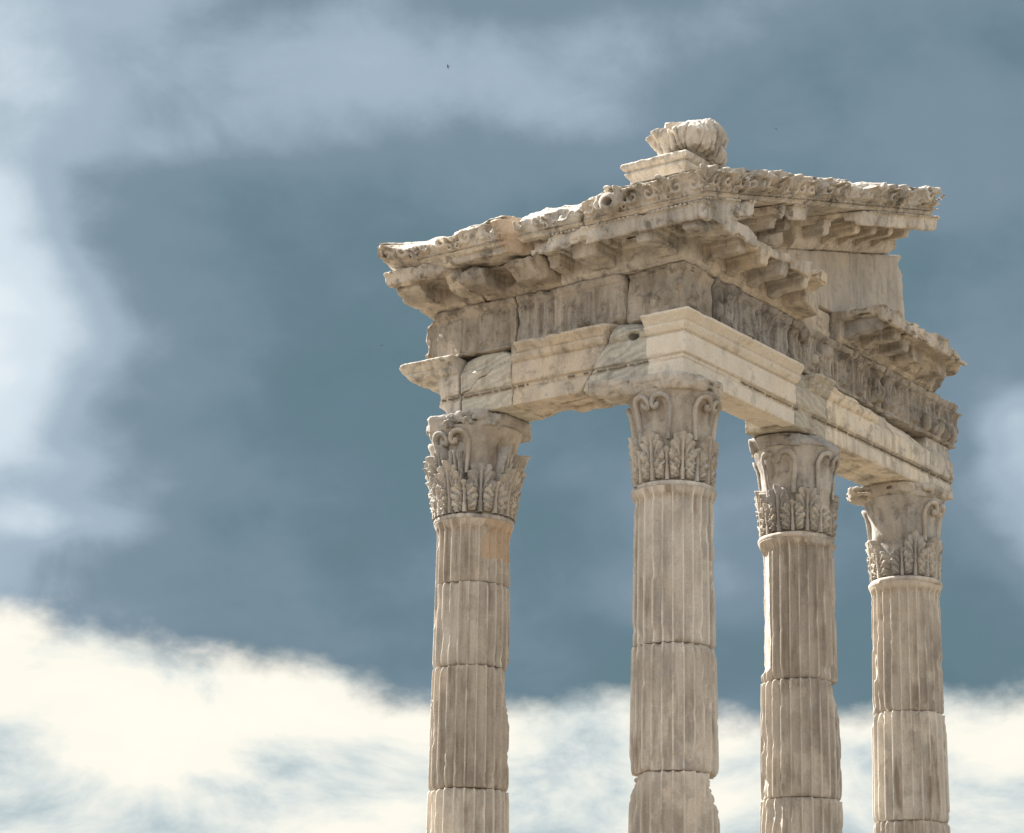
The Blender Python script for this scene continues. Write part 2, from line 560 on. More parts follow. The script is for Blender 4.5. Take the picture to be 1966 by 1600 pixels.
class Profile:
    """Signed distance of a closed polygon in the (outward, height) plane, tabulated."""
    def __init__(self, pts, res=.006, pad=.3):
        P = np.array(pts, float)
        self.lo = P.min(0) - pad
        self.res = res
        n = np.ceil((P.max(0)+pad-self.lo)/res).astype(int)+1
        o = self.lo[0] + res*np.arange(n[0])
        z = self.lo[1] + res*np.arange(n[1])
        O, Z = np.meshgrid(o, z, indexing='ij')
        d2 = np.full(O.shape, 1e9)
        ins = np.zeros(O.shape, bool)
        for a, b in zip(P, np.roll(P, -1, 0)):
            e = b-a
            L = e@e
            if L < 1e-12:
                continue
            wx, wz = O-a[0], Z-a[1]
            t = np.clip((wx*e[0]+wz*e[1])/L, 0, 1)
            d2 = np.minimum(d2, (wx-e[0]*t)**2 + (wz-e[1]*t)**2)
            c = ((a[1] <= Z) & (b[1] > Z)) | ((b[1] <= Z) & (a[1] > Z))
            if abs(e[1]) > 1e-12:
                ins ^= c & (O < a[0] + (Z-a[1])/e[1]*e[0])
        self.D = (np.sqrt(d2)*np.where(ins, -1, 1)).astype(np.float32)
        self.n = n
    def __call__(self, o, z):
        o, z = np.broadcast_arrays(np.asarray(o, np.float32), np.asarray(z, np.float32))
        u = np.clip((o-self.lo[0])/self.res, 0, self.n[0]-1.001)
        v = np.clip((z-self.lo[1])/self.res, 0, self.n[1]-1.001)
        i, j = u.astype(np.int32), v.astype(np.int32)
        fu, fv = u-i, v-j
        D = self.D
        return (D[i, j]*(1-fu)*(1-fv) + D[i+1, j]*fu*(1-fv) + D[i, j+1]*(1-fu)*fv + D[i+1, j+1]*fu*fv)

# ------------------------------------------------------------------ profiles (outward from the column axis, height)
Z_SOFF, Z_CROWN, Z_FRI, Z_TOP = 10.30, 11.08, 11.74, 12.14
P_ARCH = Profile([(-.36, 10.30), (.385, 10.30), (.385, 10.495), (.362, 10.505), (.362, 10.515), (.385, 10.52), (.385, 10.55), (.372, 10.555), (.372, 10.565), (.418, 10.575), (.422, 10.825), (.395, 10.832), (.395, 10.845),
                  (.440, 10.852), (.455, 10.875), (.49, 10.925), (.492, 10.938), (.462, 10.944), (.462, 10.955), (.485, 10.965), (.505, 10.99), (.55, 11.035), (.565, 11.04), (.565, 11.08), (-.36, 11.08)])
P_ARCHP = Profile([(-.36, 10.30), (.385, 10.30), (.385, 10.495), (.362, 10.505), (.362, 10.515), (.385, 10.52), (.385, 10.55), (.372, 10.555), (.372, 10.565), (.418, 10.575), (.422, 10.825), (.36, 10.90), (.34, 11.08), (-.36, 11.08)])
P_FRI = Profile([(-.34, 11.08), (.395, 11.08), (.395, 11.12), (.355, 11.14), (.345, 11.60), (.37, 11.64), (.385, 11.64), (.425, 11.71), (.425, 11.74), (-.34, 11.74)])
P_CORN = Profile([(-.34, 11.74), (.405, 11.74), (.41, 11.765), (.435, 11.77), (.46, 11.82), (.46, 11.835), (.47, 11.84), (.47, 12.02), (1.02, 12.02), (1.03, 11.95), (1.045, 11.935), (1.10, 11.935), (1.115, 12.095),
                  (1.145, 12.11), (1.16, 12.14), (-.34, 12.14)])
P_SIMA = Profile([(.25, 12.14), (1.15, 12.14), (1.16, 12.17), (1.20, 12.185), (1.215, 12.23), (1.235, 12.32), (1.28, 12.40), (1.335, 12.435), (1.35, 12.44), (1.345, 12.475), (1.24, 12.50), (1.08, 12.535), (.8, 12.52), (.25, 12.46)])
P_MOD = Profile([(.44, 12.06), (1.0, 12.06), (1.0, 11.985), (.985, 11.975), (.975, 11.91), (.965, 11.87), (.945, 11.855), (.62, 11.85), (.56, 11.82), (.50, 11.80), (.44, 11.80)])
RK = .275
def rakez(x, z):
    return z - .03 - RK*(x + 1.15)

def rect1(s, a, b):
    return np.maximum(a-s, s-b)

# ------------------------------------------------------------------ carved relief, height over (along, up)
def frieze_relief(s, z, step, phase, amp, seed):
    s, z = np.broadcast_arrays(s, z)
    R = np.zeros(s.shape, np.float32)
    k = np.round((s-phase)/step)
    d = s - phase - k*step
    P2 = np.stack([np.full(s.size, seed*1.7, np.float32), s.ravel(), z.ravel()], 1).astype(np.float32)
    keep = np.clip(.85 + .9*fbm(P2, 2.2, 2, seed), .55, 1.15).reshape(s.shape)
    up = np.clip((z-11.15)/.04, 0, 1)*np.clip((11.62-z)/.03, 0, 1)
    band = np.clip((.085-np.abs(d))/.011, 0, 1)
    groove = np.exp(-((np.abs(d)-.035)/.011)**2)*.45 + np.exp(-(d/.010)**2)*.25
    curl = np.exp(-((z-11.57)/.04)**2)*.55 + np.exp(-((z-11.19)/.045)**2)*.45 - .12*np.exp(-((z-11.38)/.09)**2)
    R += amp*band*up*(.7+curl-groove)*keep
    # shoots beside the uprights
    R += .35*amp*np.exp(-((np.abs(d)-.125)/.02)**2)*up*keep
    # worn heads in the panels between
    dm = s - phase - (np.floor((s-phase)/step)+.5)*step
    hz = (z-11.36)
    head = np.exp(-((dm/.085)**2 + (hz/.11)**2)**2)
    feat = 1 + .5*vnoise(P2, 22, seed+9).reshape(s.shape)
    odd = (np.floor((s-phase)/step).astype(int) % 2 == 0)
    R += amp*.85*head*feat*keep*np.where(odd, 1, .35)
    R += amp*.10*vnoise(P2, 11, seed+4).reshape(s.shape)
    R -= .55*amp*np.exp(-((np.abs(d)-.165)/.022)**2)*up
    return R

def spiral(s, t, sc, tc, r, hand):
    dx, dy = (s-sc)*hand, t-tc
    rho = np.hypot(dx, dy)
    ph = np.arctan2(dy, dx)
    w = np.cos(2*np.pi*rho/(r*.78) - ph)
    return np.clip(.5+1.3*w, 0, 1)*np.clip((r-rho)/.015, 0, 1)

def palmette(s, t, sc, tb, R, nl):
    dx, dy = s-sc, t-tb
    rho = np.hypot(dx, dy)
    ph = np.arctan2(dx, dy)
    lob = np.clip(.35+.85*np.cos(ph*nl), 0, 1)
    lim = R*(1-.22*np.abs(ph)/1.6)
    return lob*np.clip((lim-rho)/.02, 0, 1)*np.clip(rho/.05, 0, 1)*(np.abs(ph) < 1.75)

def sima_relief(s, z, phase, amp, seed, base=12.19):
    s, z = np.broadcast_arrays(s, z)
    t = z - base
    step = .62
    R = np.zeros(s.shape, np.float32)
    k = np.floor((s-phase)/step)
    u = s - phase - k*step
    R = np.maximum(R, palmette(u, t, .31, .085, .225, 8.0))
    R = np.maximum(R, spiral(u, t, .115, .135, .105, 1))
    R = np.maximum(R, spiral(u, t, .505, .135, .105, -1))
    R = np.maximum(R, spiral(u, t, .255, .05, .055, -1))
    R = np.maximum(R, spiral(u, t, .365, .05, .055, 1))
    R = np.maximum(R, palmette(u, t, .0, .20, .10, 5.0)*.8)
    R = np.maximum(R, palmette(u, t, .62, .20, .10, 5.0)*.8)
    P2 = np.stack([np.full(s.size, seed*2.3, np.float32), s.ravel(), z.ravel()], 1).astype(np.float32)
    keep = np.clip(.95 + .9*fbm(P2, 2.6, 2, seed), .3, 1.1).reshape(s.shape)
    inside = np.clip(t/.02, 0, 1)
    return amp*(R*keep + .10*vnoise(P2, 15, seed+3).reshape(s.shape))*inside

def beads(s, z, za, zb, pitch, amp):
    return amp*(np.clip((z-za)/.006, 0, 1)*np.clip((zb-z)/.006, 0, 1))*np.clip(.5+1.6*np.sin(2*np.pi*s/pitch), 0, 1)

# along/outward coordinates for the two wings
def wing(f, w):
    return (f.x, -f.y) if w == 'R' else (f.y, -f.x)

def bounds(w, s0, s1, o0, o1, z0, z1):
    return ((s0, -o1, z0), (s1, -o0, z1)) if w == 'R' else ((-o1, s0, z0), (-o0, s1, z1))

def pt(w, s, o, z):
    return (s, -o, z) if w == 'R' else (-o, s, z)

def nrm(w, s, o, z):
    return (s, -o, z) if w == 'R' else (-o, s, z)

# ================================================================== ground and platform
def build_ground():
    n = 160
    t = np.linspace(-1, 1, n)
    c = np.sign(t)*(np.abs(t)**3.2)*4000
    X, Y = np.meshgrid(c, c, indexing='ij')
    P = np.stack([X.ravel(), Y.ravel(), np.zeros(n*n)], 1).astype(np.float32)
    Z = -.66 + .10*fbm(P, .11, 4, 3) + .03*fbm(P, .9, 3, 8)
    near = np.clip((np.hypot(P[:, 0]-6, P[:, 1]-6)-22)/40, 0, 1)
    Z = -.66 + (Z+.66)*(.25+.75*near) + near*1.2*fbm(P, .012, 3, 5)
    P[:, 2] = Z
    i = np.arange(n*n).reshape(n, n)
    Q = np.stack([i[:-1, :-1].ravel(), i[1:, :-1].ravel(), i[1:, 1:].ravel(), i[:-1, 1:].ravel()], 1)
    m = bpy.data.materials.new('dry_earth')
    m.use_nodes = True
    t_ = NT(m.node_tree)
    bs = m.node_tree.nodes['Principled BSDF']
    tc = t_.n('ShaderNodeTexCoord').outputs['Object']
    a = t_.ramp(t_.noise(tc, .35, 8, .6), [(.35, (.185, .142, .098)), (.65, (.13, .102, .075))])
    a = t_.mix(t_.ramp(t_.noise(t_.scale(tc, 1, (4, 4, 4)), .11, 8, .65), [(.50, 0.0), (.64, .8)]), a, (.085, .08, .04))
    a = t_.mix(1.0, a, t_.ramp(t_.noise(tc, 14, 6, .7), [(.2, .75), (.8, 1.2)]), 'MULTIPLY')
    t_.put(bs.inputs['Base Color'], a)
    bs.inputs['Roughness'].default_value = .95
    bp = t_.n('ShaderNodeBump')
    bp.inputs['Strength'].default_value = .6
    bp.inputs['Distance'].default_value = .05
    t_.put(bp.inputs['Height'], t_.noise(tc, 8, 8, .7))
    t_.put(bs.inputs['Normal'], bp.outputs[0])
    tag(link('ground', newmesh('ground', P, Q, m)), kind='structure')
build_ground()

def box_vf(lo, hi, bev=.012):
    x0, y0, z0 = lo; x1, y1, z1 = hi
    b = bev
    V = []
    for z, i in ((z0, 0), (z1-b, 0), (z1, b)):
        V += [(x0+i, y0+i, z), (x1-i, y0+i, z), (x1-i, y1-i, z), (x0+i, y1-i, z)]
    Fq = [(3, 2, 1, 0), (8, 9, 10, 11)]
    for l in (0, 4):
        for k in range(4):
            Fq.append((l+k, l+(k+1) % 4, l+4+(k+1) % 4, l+4+k))
    return np.array(V, np.float32), np.array(Fq)

def build_platform():
    root = tag(link('stepped_platform', None, None, (0, 0, -.66)), kind='structure')
    ORI[root.name] = np.array((0, 0, -.66))
    rr = random.Random(3)
    steps = [(-.66, -.44, 1.75), (-.44, -.22, 1.40), (-.22, 0.0, 1.05)]
    for z0, z1, o in steps:
        # two L-shaped wings of slabs under the columns
        s = -o
        while s < 8.2:
            L = 1.1 + .5*rr.random()
            e = min(s+L, 8.2)
            mesh_child('step_slab', *box_vf((s+.004, -o, z0+.004), (e-.004, 1.05, z1-.003*rr.random())), M_OLD, root)
            s = e
        s = 1.06
        while s < 5.2:
            L = 1.1 + .5*rr.random()
            e = min(s+L, 5.2)
            mesh_child('step_slab', *box_vf((-o, s+.004, z0+.004), (1.05, e-.004, z1-.003*rr.random())), M_OLD, root)
            s = e
build_platform()

# ================================================================== columns
def shaft_r(z):
    r = .468 + (8.8-z)*.0118
    up = np.clip((z-8.76)/.16, 0, 1)
    lo = np.clip((.75-z)/.2, 0, 1)
    return r + .042*up**2 + .05*lo**2

NFL = 24
def drum_mesh(cx, cy, z0, z1, seed, worn, bites, fine, dr=0.0, alpha0=0.0, flat=None):
    """Fluted drum; bites are (angle from the viewer-facing side in degrees, height, half width, half height, depth)."""
    per = 18 if fine else 6
    nth = NFL*per
    dz = .024 if fine else .12
    rows = max(4, int((z1-z0)/dz))
    hz = np.linspace(z0, z1, rows+1)
    if fine:
        hz = np.concatenate([[z0, z0+.006], hz[1:-1], [z1-.006, z1]])
    face = math.atan2(-16.287-cy, -25.82-cx)
    th = []
    for q in range(NFL):
        c = (q+.5)*2*np.pi/NFL
        k = per if fine and math.cos(c-face) > -.35 else min(per, 7)
        th.append((q + np.arange(k)/k)*2*np.pi/NFL)
    th = np.concatenate(th)
    nth = len(th)
    TH, ZZ = np.meshgrid(th, hz, indexing='ij')
    R0 = shaft_r(ZZ) + dr
    t = (TH*NFL/(2*np.pi)) % 1.0
    fw = .11
    s = np.clip((t-fw)/(1-fw), 0, 1)
    fl = np.sqrt(np.clip(1-(2*s-1)**2, 0, 1))*(t > fw)
    top = np.clip((8.84-ZZ)/.05, 0, 1)
    top = np.sqrt(np.clip(1-(1-top)**2, 0, 1))
    depth = .060*R0/.5
    P = np.stack([(cx+R0*np.cos(TH)).ravel(), (cy+R0*np.sin(TH)).ravel(), ZZ.ravel()], 1).astype(np.float32)
    if fine:
        w = fbm(P*np.array([1, 1, .45], np.float32), 2.6, 3, seed)
        endw = np.exp(-np.minimum(ZZ-z0, z1-ZZ)/.10).ravel()
        W_ = np.clip((w + worn + .40*endw - .62)*2.2, 0, 1).reshape(TH.shape)
        chip = np.clip(fbm(P*np.array([1, 1, .6], np.float32), 7.0, 3, seed+7) - .28, 0, 1).reshape(TH.shape)
        low = vnoise(P, 1.6, seed+2).reshape(TH.shape)
        fine_n = fbm(P, 16, 3, seed+4).reshape(TH.shape)
    else:
        W_ = np.zeros(TH.shape); chip = W_; low = W_; fine_n = W_
    Rf = R0 - depth*fl*top
    Rw = R0 - depth*(.62 + .30*fl*top)
    R = Rf*(1-W_) + Rw*W_
    # arris chips and general unevenness
    R = R - .034*chip*(1-fl) - .006*low*W_ + .0035*fine_n*(.4+W_)
    if fine:
        e = np.minimum(ZZ-z0, z1-ZZ)
        en = np.clip(.6+1.0*fbm(P, 5.5, 3, seed+11), .05, 1.8).reshape(TH.shape)
        R = R - np.where(ZZ > 8.88, 0, 1)*.028*en*np.exp(-e/.014) - np.where(ZZ > 8.8, 0, 1)*.016*en*np.exp(-e/.05)
    face = math.atan2(-16.287-cy, -25.82-cx)
    nb = fbm(P, 9.0, 3, seed+21).reshape(TH.shape) if fine else 0
    for (a, bz, hw, hh, dep) in bites:
        da = (TH - face - math.radians(a) + np.pi) % (2*np.pi) - np.pi
        q = np.sqrt((da*.48/hw)**2 + ((ZZ-bz)/hh)**2) + .22*nb
        k = np.clip((1.05-q)/(.75 if dep > .09 else .30), 0, 1)
        k = k*k*(3-2*k)
        target = R0 - dep*(1-.25*np.clip(q, 0, 1)) + .012*nb
        R = np.where(k > 0, R*(1-k) + np.minimum(R, target)*k, R)
    if flat is not None:
        for (a, d, za, zb) in flat:
            da = np.cos(TH - face - math.radians(a))
            lim = (d + .008*nb)/np.maximum(da, .05)
            k = np.clip((ZZ-za)/.08, 0, 1)*np.clip((zb-ZZ)/.08, 0, 1)
            R = np.where((da > .05), R*(1-k)+np.minimum(R, lim)*k, R)
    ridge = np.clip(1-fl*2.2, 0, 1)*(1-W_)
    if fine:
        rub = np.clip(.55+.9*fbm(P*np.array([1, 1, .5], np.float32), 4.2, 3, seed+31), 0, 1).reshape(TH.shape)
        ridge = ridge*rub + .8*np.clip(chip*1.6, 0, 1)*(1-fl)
    V = np.stack([cx+R*np.cos(TH), cy+R*np.sin(TH), ZZ], -1)
    nr = len(hz)
    V = V.reshape(-1, 3)
    i = np.arange(nth*nr).reshape(nth, nr)
    j = np.roll(i, -1, 0)
    Q = np.stack([i[:, :-1].ravel(), j[:, :-1].ravel(), j[:, 1:].ravel(), i[:, 1:].ravel()], 1)
    # end faces: ring to a small inner ring
    nv = len(V)
    inner0 = np.stack([cx+.2*np.cos(th), cy+.2*np.sin(th), np.full(nth, z0)], -1)
    inner1 = np.stack([cx+.2*np.cos(th), cy+.2*np.sin(th), np.full(nth, z1)], -1)
    V = np.concatenate([V, inner0, inner1])
    a0 = nv + np.arange(nth); b0 = np.roll(a0, -1)
    a1 = nv + nth + np.arange(nth); b1 = np.roll(a1, -1)
    Q = np.concatenate([Q, np.stack([a0, b0, j[:, 0], i[:, 0]], 1), np.stack([i[:, -1], j[:, -1], b1, a1], 1)])
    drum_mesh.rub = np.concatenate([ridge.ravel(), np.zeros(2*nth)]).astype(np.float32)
    return V.astype(np.float32), Q

def lathe(cx, cy, prof, nth, noise=.006, seed=0, f=9.0, bites=(), uneven=None):
    prof = np.array(prof, float)
    L = np.concatenate([[0], np.cumsum(np.hypot(*np.diff(prof, axis=0).T))])
    m = max(len(prof), int(L[-1]/.018))
    t = np.linspace(0, L[-1], m)
    r = np.interp(t, L, prof[:, 0]); z = np.interp(t, L, prof[:, 1])
    th = np.arange(nth)*2*np.pi/nth
    TH, R = np.meshgrid(th, r, indexing='ij')
    Zz = np.broadcast_to(z, TH.shape).copy()
    P = np.stack([(cx+R*np.cos(TH)).ravel(), (cy+R*np.sin(TH)).ravel(), Zz.ravel()], 1).astype(np.float32)
    nn = fbm(P, f, 4, seed).reshape(TH.shape)
    R = R + noise*nn
    face = math.atan2(-16.287-cy, -25.82-cx)
    for (a, bz, hw, hh, dep) in bites:
        da = (TH - face - math.radians(a) + np.pi) % (2*np.pi) - np.pi
        q = np.sqrt((da*.48/hw)**2 + ((Zz-bz)/hh)**2) + .3*nn
        k = np.clip((1.05-q)/.25, 0, 1)
        R = R - dep*k
    V = np.stack([cx+R*np.cos(TH), cy+R*np.sin(TH), Zz], -1).reshape(-1, 3)
    i = np.arange(nth*m).reshape(nth, m)
    j = np.roll(i, -1, 0)
    Q = np.stack([i[:, :-1].ravel(), j[:, :-1].ravel(), j[:, 1:].ravel(), i[:, 1:].ravel()], 1)
    return V.astype(np.float32), Q

H0 = 9.0          # bottom of the capitals
def bell_r(h):
    return np.interp(h, [0, .25, .6, .85, 1.0, 1.07, 1.12, 1.14], [.432, .436, .448, .475, .515, .545, .565, .555])

def leaf_mesh(name, height, width, out, curl, seed, broken=0.0, mat=None):
    """Acanthus leaf: a stalk with fans of fingers, carved over the bell."""
    nx, nz = 49, 70
    x = np.linspace(-width*1.18, width*1.18, nx)
    z = np.linspace(-.005, height*1.06, nz)
    X, Zc = np.meshgrid(x, z, indexing='ij')
    n = fbm(np.stack([X.ravel()*1.0+seed*3.1, Zc.ravel(), np.zeros(X.size)], 1).astype(np.float32), 22, 3, seed).reshape(X.shape)
    rel = np.full(X.shape, -.075)
    mask = np.zeros(X.shape)
    sx = width/.165
    sz = height/.5
    lobes = [(.60, 0, .40, .95, 9.5)]
    for sgn in (1, -1):
        lobes += [(.44, sgn*38, .42, .62, 10.5), (.25, sgn*46, .42, .60, 10.5), (.05, sgn*50, .36, .60, 10.5)]
    for (a0, ang, ln, half, k) in lobes:
        dx, dz_ = X/sx*1.0, (Zc/height - a0)*.5
        rho = np.hypot(dx, dz_)/(ln*.5)
        psi = np.arctan2(dx, dz_) - math.radians(ang)
        psi = (psi + np.pi) % (2*np.pi) - np.pi
        lim = 1 - .28*np.abs(psi/half)**2 + .05*n
        fing = np.clip(.5+.5*np.cos(psi*k*(1 if ang == 0 else 1)), 0, 1)**.7
        edge = lim*(.90+.12*fing) - rho
        m = np.clip(edge/.05, 0, 1)*np.clip((half*1.12-np.abs(psi))/.10, 0, 1)
        hgt = .006 + .036*fing*np.clip(rho*3, .25, 1) + curl*np.clip(rho, 0, 1)**2.2
        val = -.075*(1-m) + hgt*m
        rel = np.maximum(rel, val)
        mask = np.maximum(mask, m)
    stalk = np.clip((.020*(1.25-.6*Zc/height)-np.abs(X))/.006, 0, 1)*np.clip((height*.86-Zc)/.03, 0, 1)
    rel = np.where(stalk > 0, np.maximum(rel, .050*stalk - .02*(1-stalk)), rel)
    gr = np.exp(-((np.abs(X)-.030*(1.2-.6*Zc/height))/.007)**2)*np.clip((height*.8-Zc)/.05, 0, 1)
    rel -= .045*gr
    mask = np.maximum(mask, stalk)
    lean = .016 + out*np.clip(Zc/height, 0, 1)**1.7
    r = bell_r(np.clip(Zc, 0, 1.1)) + lean*mask + rel + .004*n
    if broken > 0:
        lim = height*(1-broken) + .03*n
        cutm = np.clip((Zc-lim)/.02, 0, 1)
        r = r*(1-cutm) + (bell_r(np.clip(Zc, 0, 1.1))+.012*mask-.02+.006*n)*cutm
    ph = X/.47
    G = np.stack([r*np.cos(ph), r*np.sin(ph), Zc], -1)
    i = np.arange(nx*nz).reshape(nx, nz)
    Q = np.stack([i[:-1, :-1].ravel(), i[1:, :-1].ravel(), i[1:, 1:].ravel(), i[:-1, 1:].ravel()], 1)
    return newmesh(name, G.reshape(-1, 3), Q, mat)

def tube(path, ra, rb, nseg=7):
    """Sweep along points (lateral metres, height, radial lift) on the bell."""
    path = np.array(path, float)
    d = np.gradient(path[:, :2], axis=0)
    d /= np.linalg.norm(d, axis=1, keepdims=True)+1e-9
    nrm_ = np.stack([-d[:, 1], d[:, 0]], 1)
    a = np.linspace(0, 2*np.pi, nseg, endpoint=False)
    X = path[:, None, 0] + nrm_[:, None, 0]*ra*np.cos(a)
    Hh = path[:, None, 1] + nrm_[:, None, 1]*ra*np.cos(a)
    Lf = path[:, None, 2] + rb*np.sin(a)
    r = bell_r(np.clip(Hh, 0, 1.12)) + Lf
    V = np.stack([r*np.cos(X/.50), r*np.sin(X/.50), Hh], -1)
    m = len(path)
    i = np.arange(m*nseg).reshape(m, nseg)
    j = np.roll(i, -1, 1)
    Q = np.stack([i[:-1].ravel(), j[:-1].ravel(), j[1:].ravel(), i[1:].ravel()], 1)
    return V.reshape(-1, 3), Q

def volute_mesh(side, mat, ra=.028, rb=.042, cut=0):
    pts = []
    for h in np.linspace(.50, .92, 12):
        pts.append((.225+.012*math.sin(h*9), h, .018))
    c, R = (.125, .935), .10
    for a in np.linspace(0, math.pi, 16)[1:]:
        pts.append((c[0]+R*math.cos(a), c[1]+R*math.sin(a)*1.05, .03))
    c2 = (.062, .935)
    for a in np.linspace(math.pi, math.pi*2.1, 12)[1:]:
        R2 = .037*(1-.4*(a-math.pi)/(1.1*math.pi))
        pts.append((c2[0]+R2*math.cos(a), c2[1]+R2*1.3*math.sin(a), .030))
    pts = [(side*x, h, l) for x, h, l in pts]
    V, Q = tube(pts[:len(pts)-cut], ra, rb)
    V = V + .003*fbm(V.astype(np.float32), 24, 2, 5)[:, None]
    if side < 0:
        Q = Q[:, ::-1]
    return newmesh('volute', V, Q, mat)

LEAF = {}
def leaf_of(kind):
    if kind not in LEAF:
        h, w, o, c, sd, br = kind
        LEAF[kind] = leaf_mesh('acanthus_leaf', h, w, o, c, sd, br, M_CAP)
    return LEAF[kind]
VOL = {1: volute_mesh(1, M_CAP), -1: volute_mesh(-1, M_CAP)}
VOLW = {1: volute_mesh(1, M_CAP, .034, .020, 9), -1: volute_mesh(-1, M_CAP, .030, .016, 14)}

def abacus(cx, cy, corners, seed, top=10.30, planes=()):
    f = Field((cx-1.15, cy-1.15, 10.08), (cx+1.15, cy+1.15, top), .018)
    X, Y = f.x-cx, f.y-cy
    step = .03*(np.clip((f.z-10.20)/.01, 0, 1)) - .03*np.clip((10.16-f.z)/.05, 0, 1)
    def side(a, b):
        return np.abs(a) - (.570 + step + .30*(np.abs(b)/.8)**2.2)
    d = np.maximum(side(X, Y), side(Y, X))
    d = np.maximum(d, (np.abs(X)+np.abs(Y))*.7071-1.08)
    f.add(np.maximum(d, rect1(f.z, 10.10, top-.004)))
    for (sx, sy), dist in corners.items():
        if dist < 1.05:
            f.plane((cx+sx*dist*.7071, cy+sy*dist*.7071, 10.2), (sx, sy, -.25), .06, 4.0, seed+sx*2+sy)
    for p, n in planes:
        f.plane((cx+p[0], cy+p[1], p[2]), n, .035, 5.0, seed+5)
    f.wear(2.0, 3, .014, 4.0, 1.2, seed)
    return f.mesh()

def build_column(cx, cy, label, joints, drums, cap, seed):
    root = tag(link('column', None, None, (cx, cy, 0)), label, 'column', 'fluted marble columns of the temple corner')
    ORI[root.name] = np.array((cx, cy, 0.0))
    # base: plinth and two rings
    V, Q = box_vf((cx-.78, cy-.78, 0.003), (cx+.78, cy+.78, .20), .02)
    mesh_child('plinth', V, Q, M_SHAFT, root)
    tor = [(.2, .203)] + [(.68+.09*math.sin(a), .29-.085*math.cos(a)) for a in np.linspace(0, math.pi, 9)] + \
          [(.665, .38), (.63, .42), (.63, .46), (.655, .48)] + [(.64+.05*math.sin(a), .53-.045*math.cos(a)) for a in np.linspace(0, math.pi, 7)] + [(.62, .58), (.2, .585)]
    mesh_child('base_moulding', *lathe(cx, cy, tor, 64, .004, seed), M_SHAFT, root)
    z = [.59] + joints + [8.925]
    for k in range(len(z)-1):
        d = drums.get(k - (len(z)-2), {})
        fine = z[k+1] > 4.6
        V, Q = drum_mesh(cx, cy, z[k]+.004, z[k+1]-.003, seed+k*5, d.get('worn', .05), d.get('bites', ()), fine, d.get('dr', 0.0), flat=d.get('flat'))
        off = d.get('off', (0, 0))
        if off != (0, 0):
            V = V + np.array([off[0], off[1], 0], np.float32)
        dm = mesh_child('drum', V, Q, d.get('mat', M_SHAFT), root)
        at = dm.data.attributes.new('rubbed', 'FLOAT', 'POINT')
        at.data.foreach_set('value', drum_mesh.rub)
        for (a0, a1, za, zb) in d.get('patch', ()):
            dm.data.materials.append(M_PINK)
            C = V[Q].mean(1)
            an = np.degrees(np.arctan2(C[:, 1]-cy, C[:, 0]-cx) - math.atan2(-16.287-cy, -25.82-cx))
            an = (an + 180) % 360 - 180 + 9*fbm(C, 4.0, 3, seed)
            zz = C[:, 2] + .06*fbm(C, 5.0, 3, seed+1)
            mi = ((an > a0) & (an < a1) & (zz > za) & (zz < zb)).astype(np.int32)
            dm.data.polygons.foreach_set('material_index', mi)
    ast = [(.2, 8.918), (.500, 8.918)] + [(.497+.016*math.sin(a), 8.952-.034*math.cos(a)) for a in np.linspace(0, math.pi, 9)] + [(.478, 8.99), (.2, 8.992)]
    V, Q = lathe(cx, cy, ast, 120, .004, seed+1, 8, cap.get('ring', ()))
    mesh_child('astragal', V, Q, M_NEW if cap.get('newring') else M_SHAFT, root)
    # capital
    k = cap['k']
    hs = np.linspace(0, 1.13, 50)
    bell = [(.2, H0)] + [(bell_r(h) - .034*min(1, max(0, (.60-h)/.08))*min(1, h/.03), H0+h) for h in hs] + [(.2, H0+1.135)]
    fa = math.degrees(math.atan2(-16.287-cy, -25.82-cx))
    dents = [(q*90-fa+sd*13.5, H0+.86, .052, .13, .045) for q in range(4) for sd in (1, -1)]
    V, Q = lathe(cx, cy, bell, 168, .012, seed+3, 5.0, dents)
    V[:, 0] = cx + (V[:, 0]-cx)*k; V[:, 1] = cy + (V[:, 1]-cy)*k
    c = mesh_child('capital', V, Q, M_CAP, root)
    rel = Vector((cx, cy, H0)) - Vector(ORI[c.name])
    rr = random.Random(seed)
    for row, (n, h, w, o, cu) in enumerate(cap['rows']):
        for q in range(n):
            phi = (q + (0.5 if row != 1 else 0.0))*2*math.pi/n
            face = math.degrees((phi - math.atan2(-16.287-cy, -25.82-cx) + math.pi) % (2*math.pi) - math.pi)
            br = 0.0
            for (a0, a1, amount) in cap.get('broken', {}).get(row, ()):
                if a0 <= face <= a1:
                    br = amount
            if br >= 1:
                continue
            if br == 0 and rr.random() < .35:
                br = .10
            lf = link('acanthus_leaf', leaf_of((h, w, o, cu, rr.choice((1, 2)), br)), c, rel, phi)
            lf.scale = (k, k, 1)
    for q in range(4):
        phi = q*math.pi/2
        face = math.degrees((phi - math.atan2(-16.287-cy, -25.82-cx) + math.pi) % (2*math.pi) - math.pi)
        for side in (1, -1):
            if cap.get('novol') and any(a0 <= face+side*12 <= a1 for a0, a1 in cap['novol']):
                continue
            vo = link('volute', (VOLW if cap.get('wornvol') else VOL)[side], c, rel, phi)
            vo.scale = (k, k, 1)
    V, Q = abacus(cx, cy, cap['corners'], seed+9, planes=cap.get('planes', ()))
    mesh_child('abacus', V, Q, M_CAP, root)
    for (a, h, r, s) in cap.get('rosettes', ()):
        face = math.atan2(-16.287-cy, -25.82-cx) + math.radians(a)
        px, py = cx+r*math.cos(face), cy+r*math.sin(face)
        f = Field((px-s, py-s, h-s), (px+s, py+s, h+s), .014)
        q = np.sqrt((f.x-px)**2+(f.y-py)**2+(f.z-h)**2)
        lat = -(f.x-px)*math.sin(face)+(f.y-py)*math.cos(face)
        an = np.arctan2(f.z-h, lat)
        f.add(q - s*(.72+.18*np.cos(an*6)))
        f.wear(1.2, 2, .02, 9, 1.0, seed)
        mesh_child('rosette', *f.mesh(), M_CAP, root)
    return root

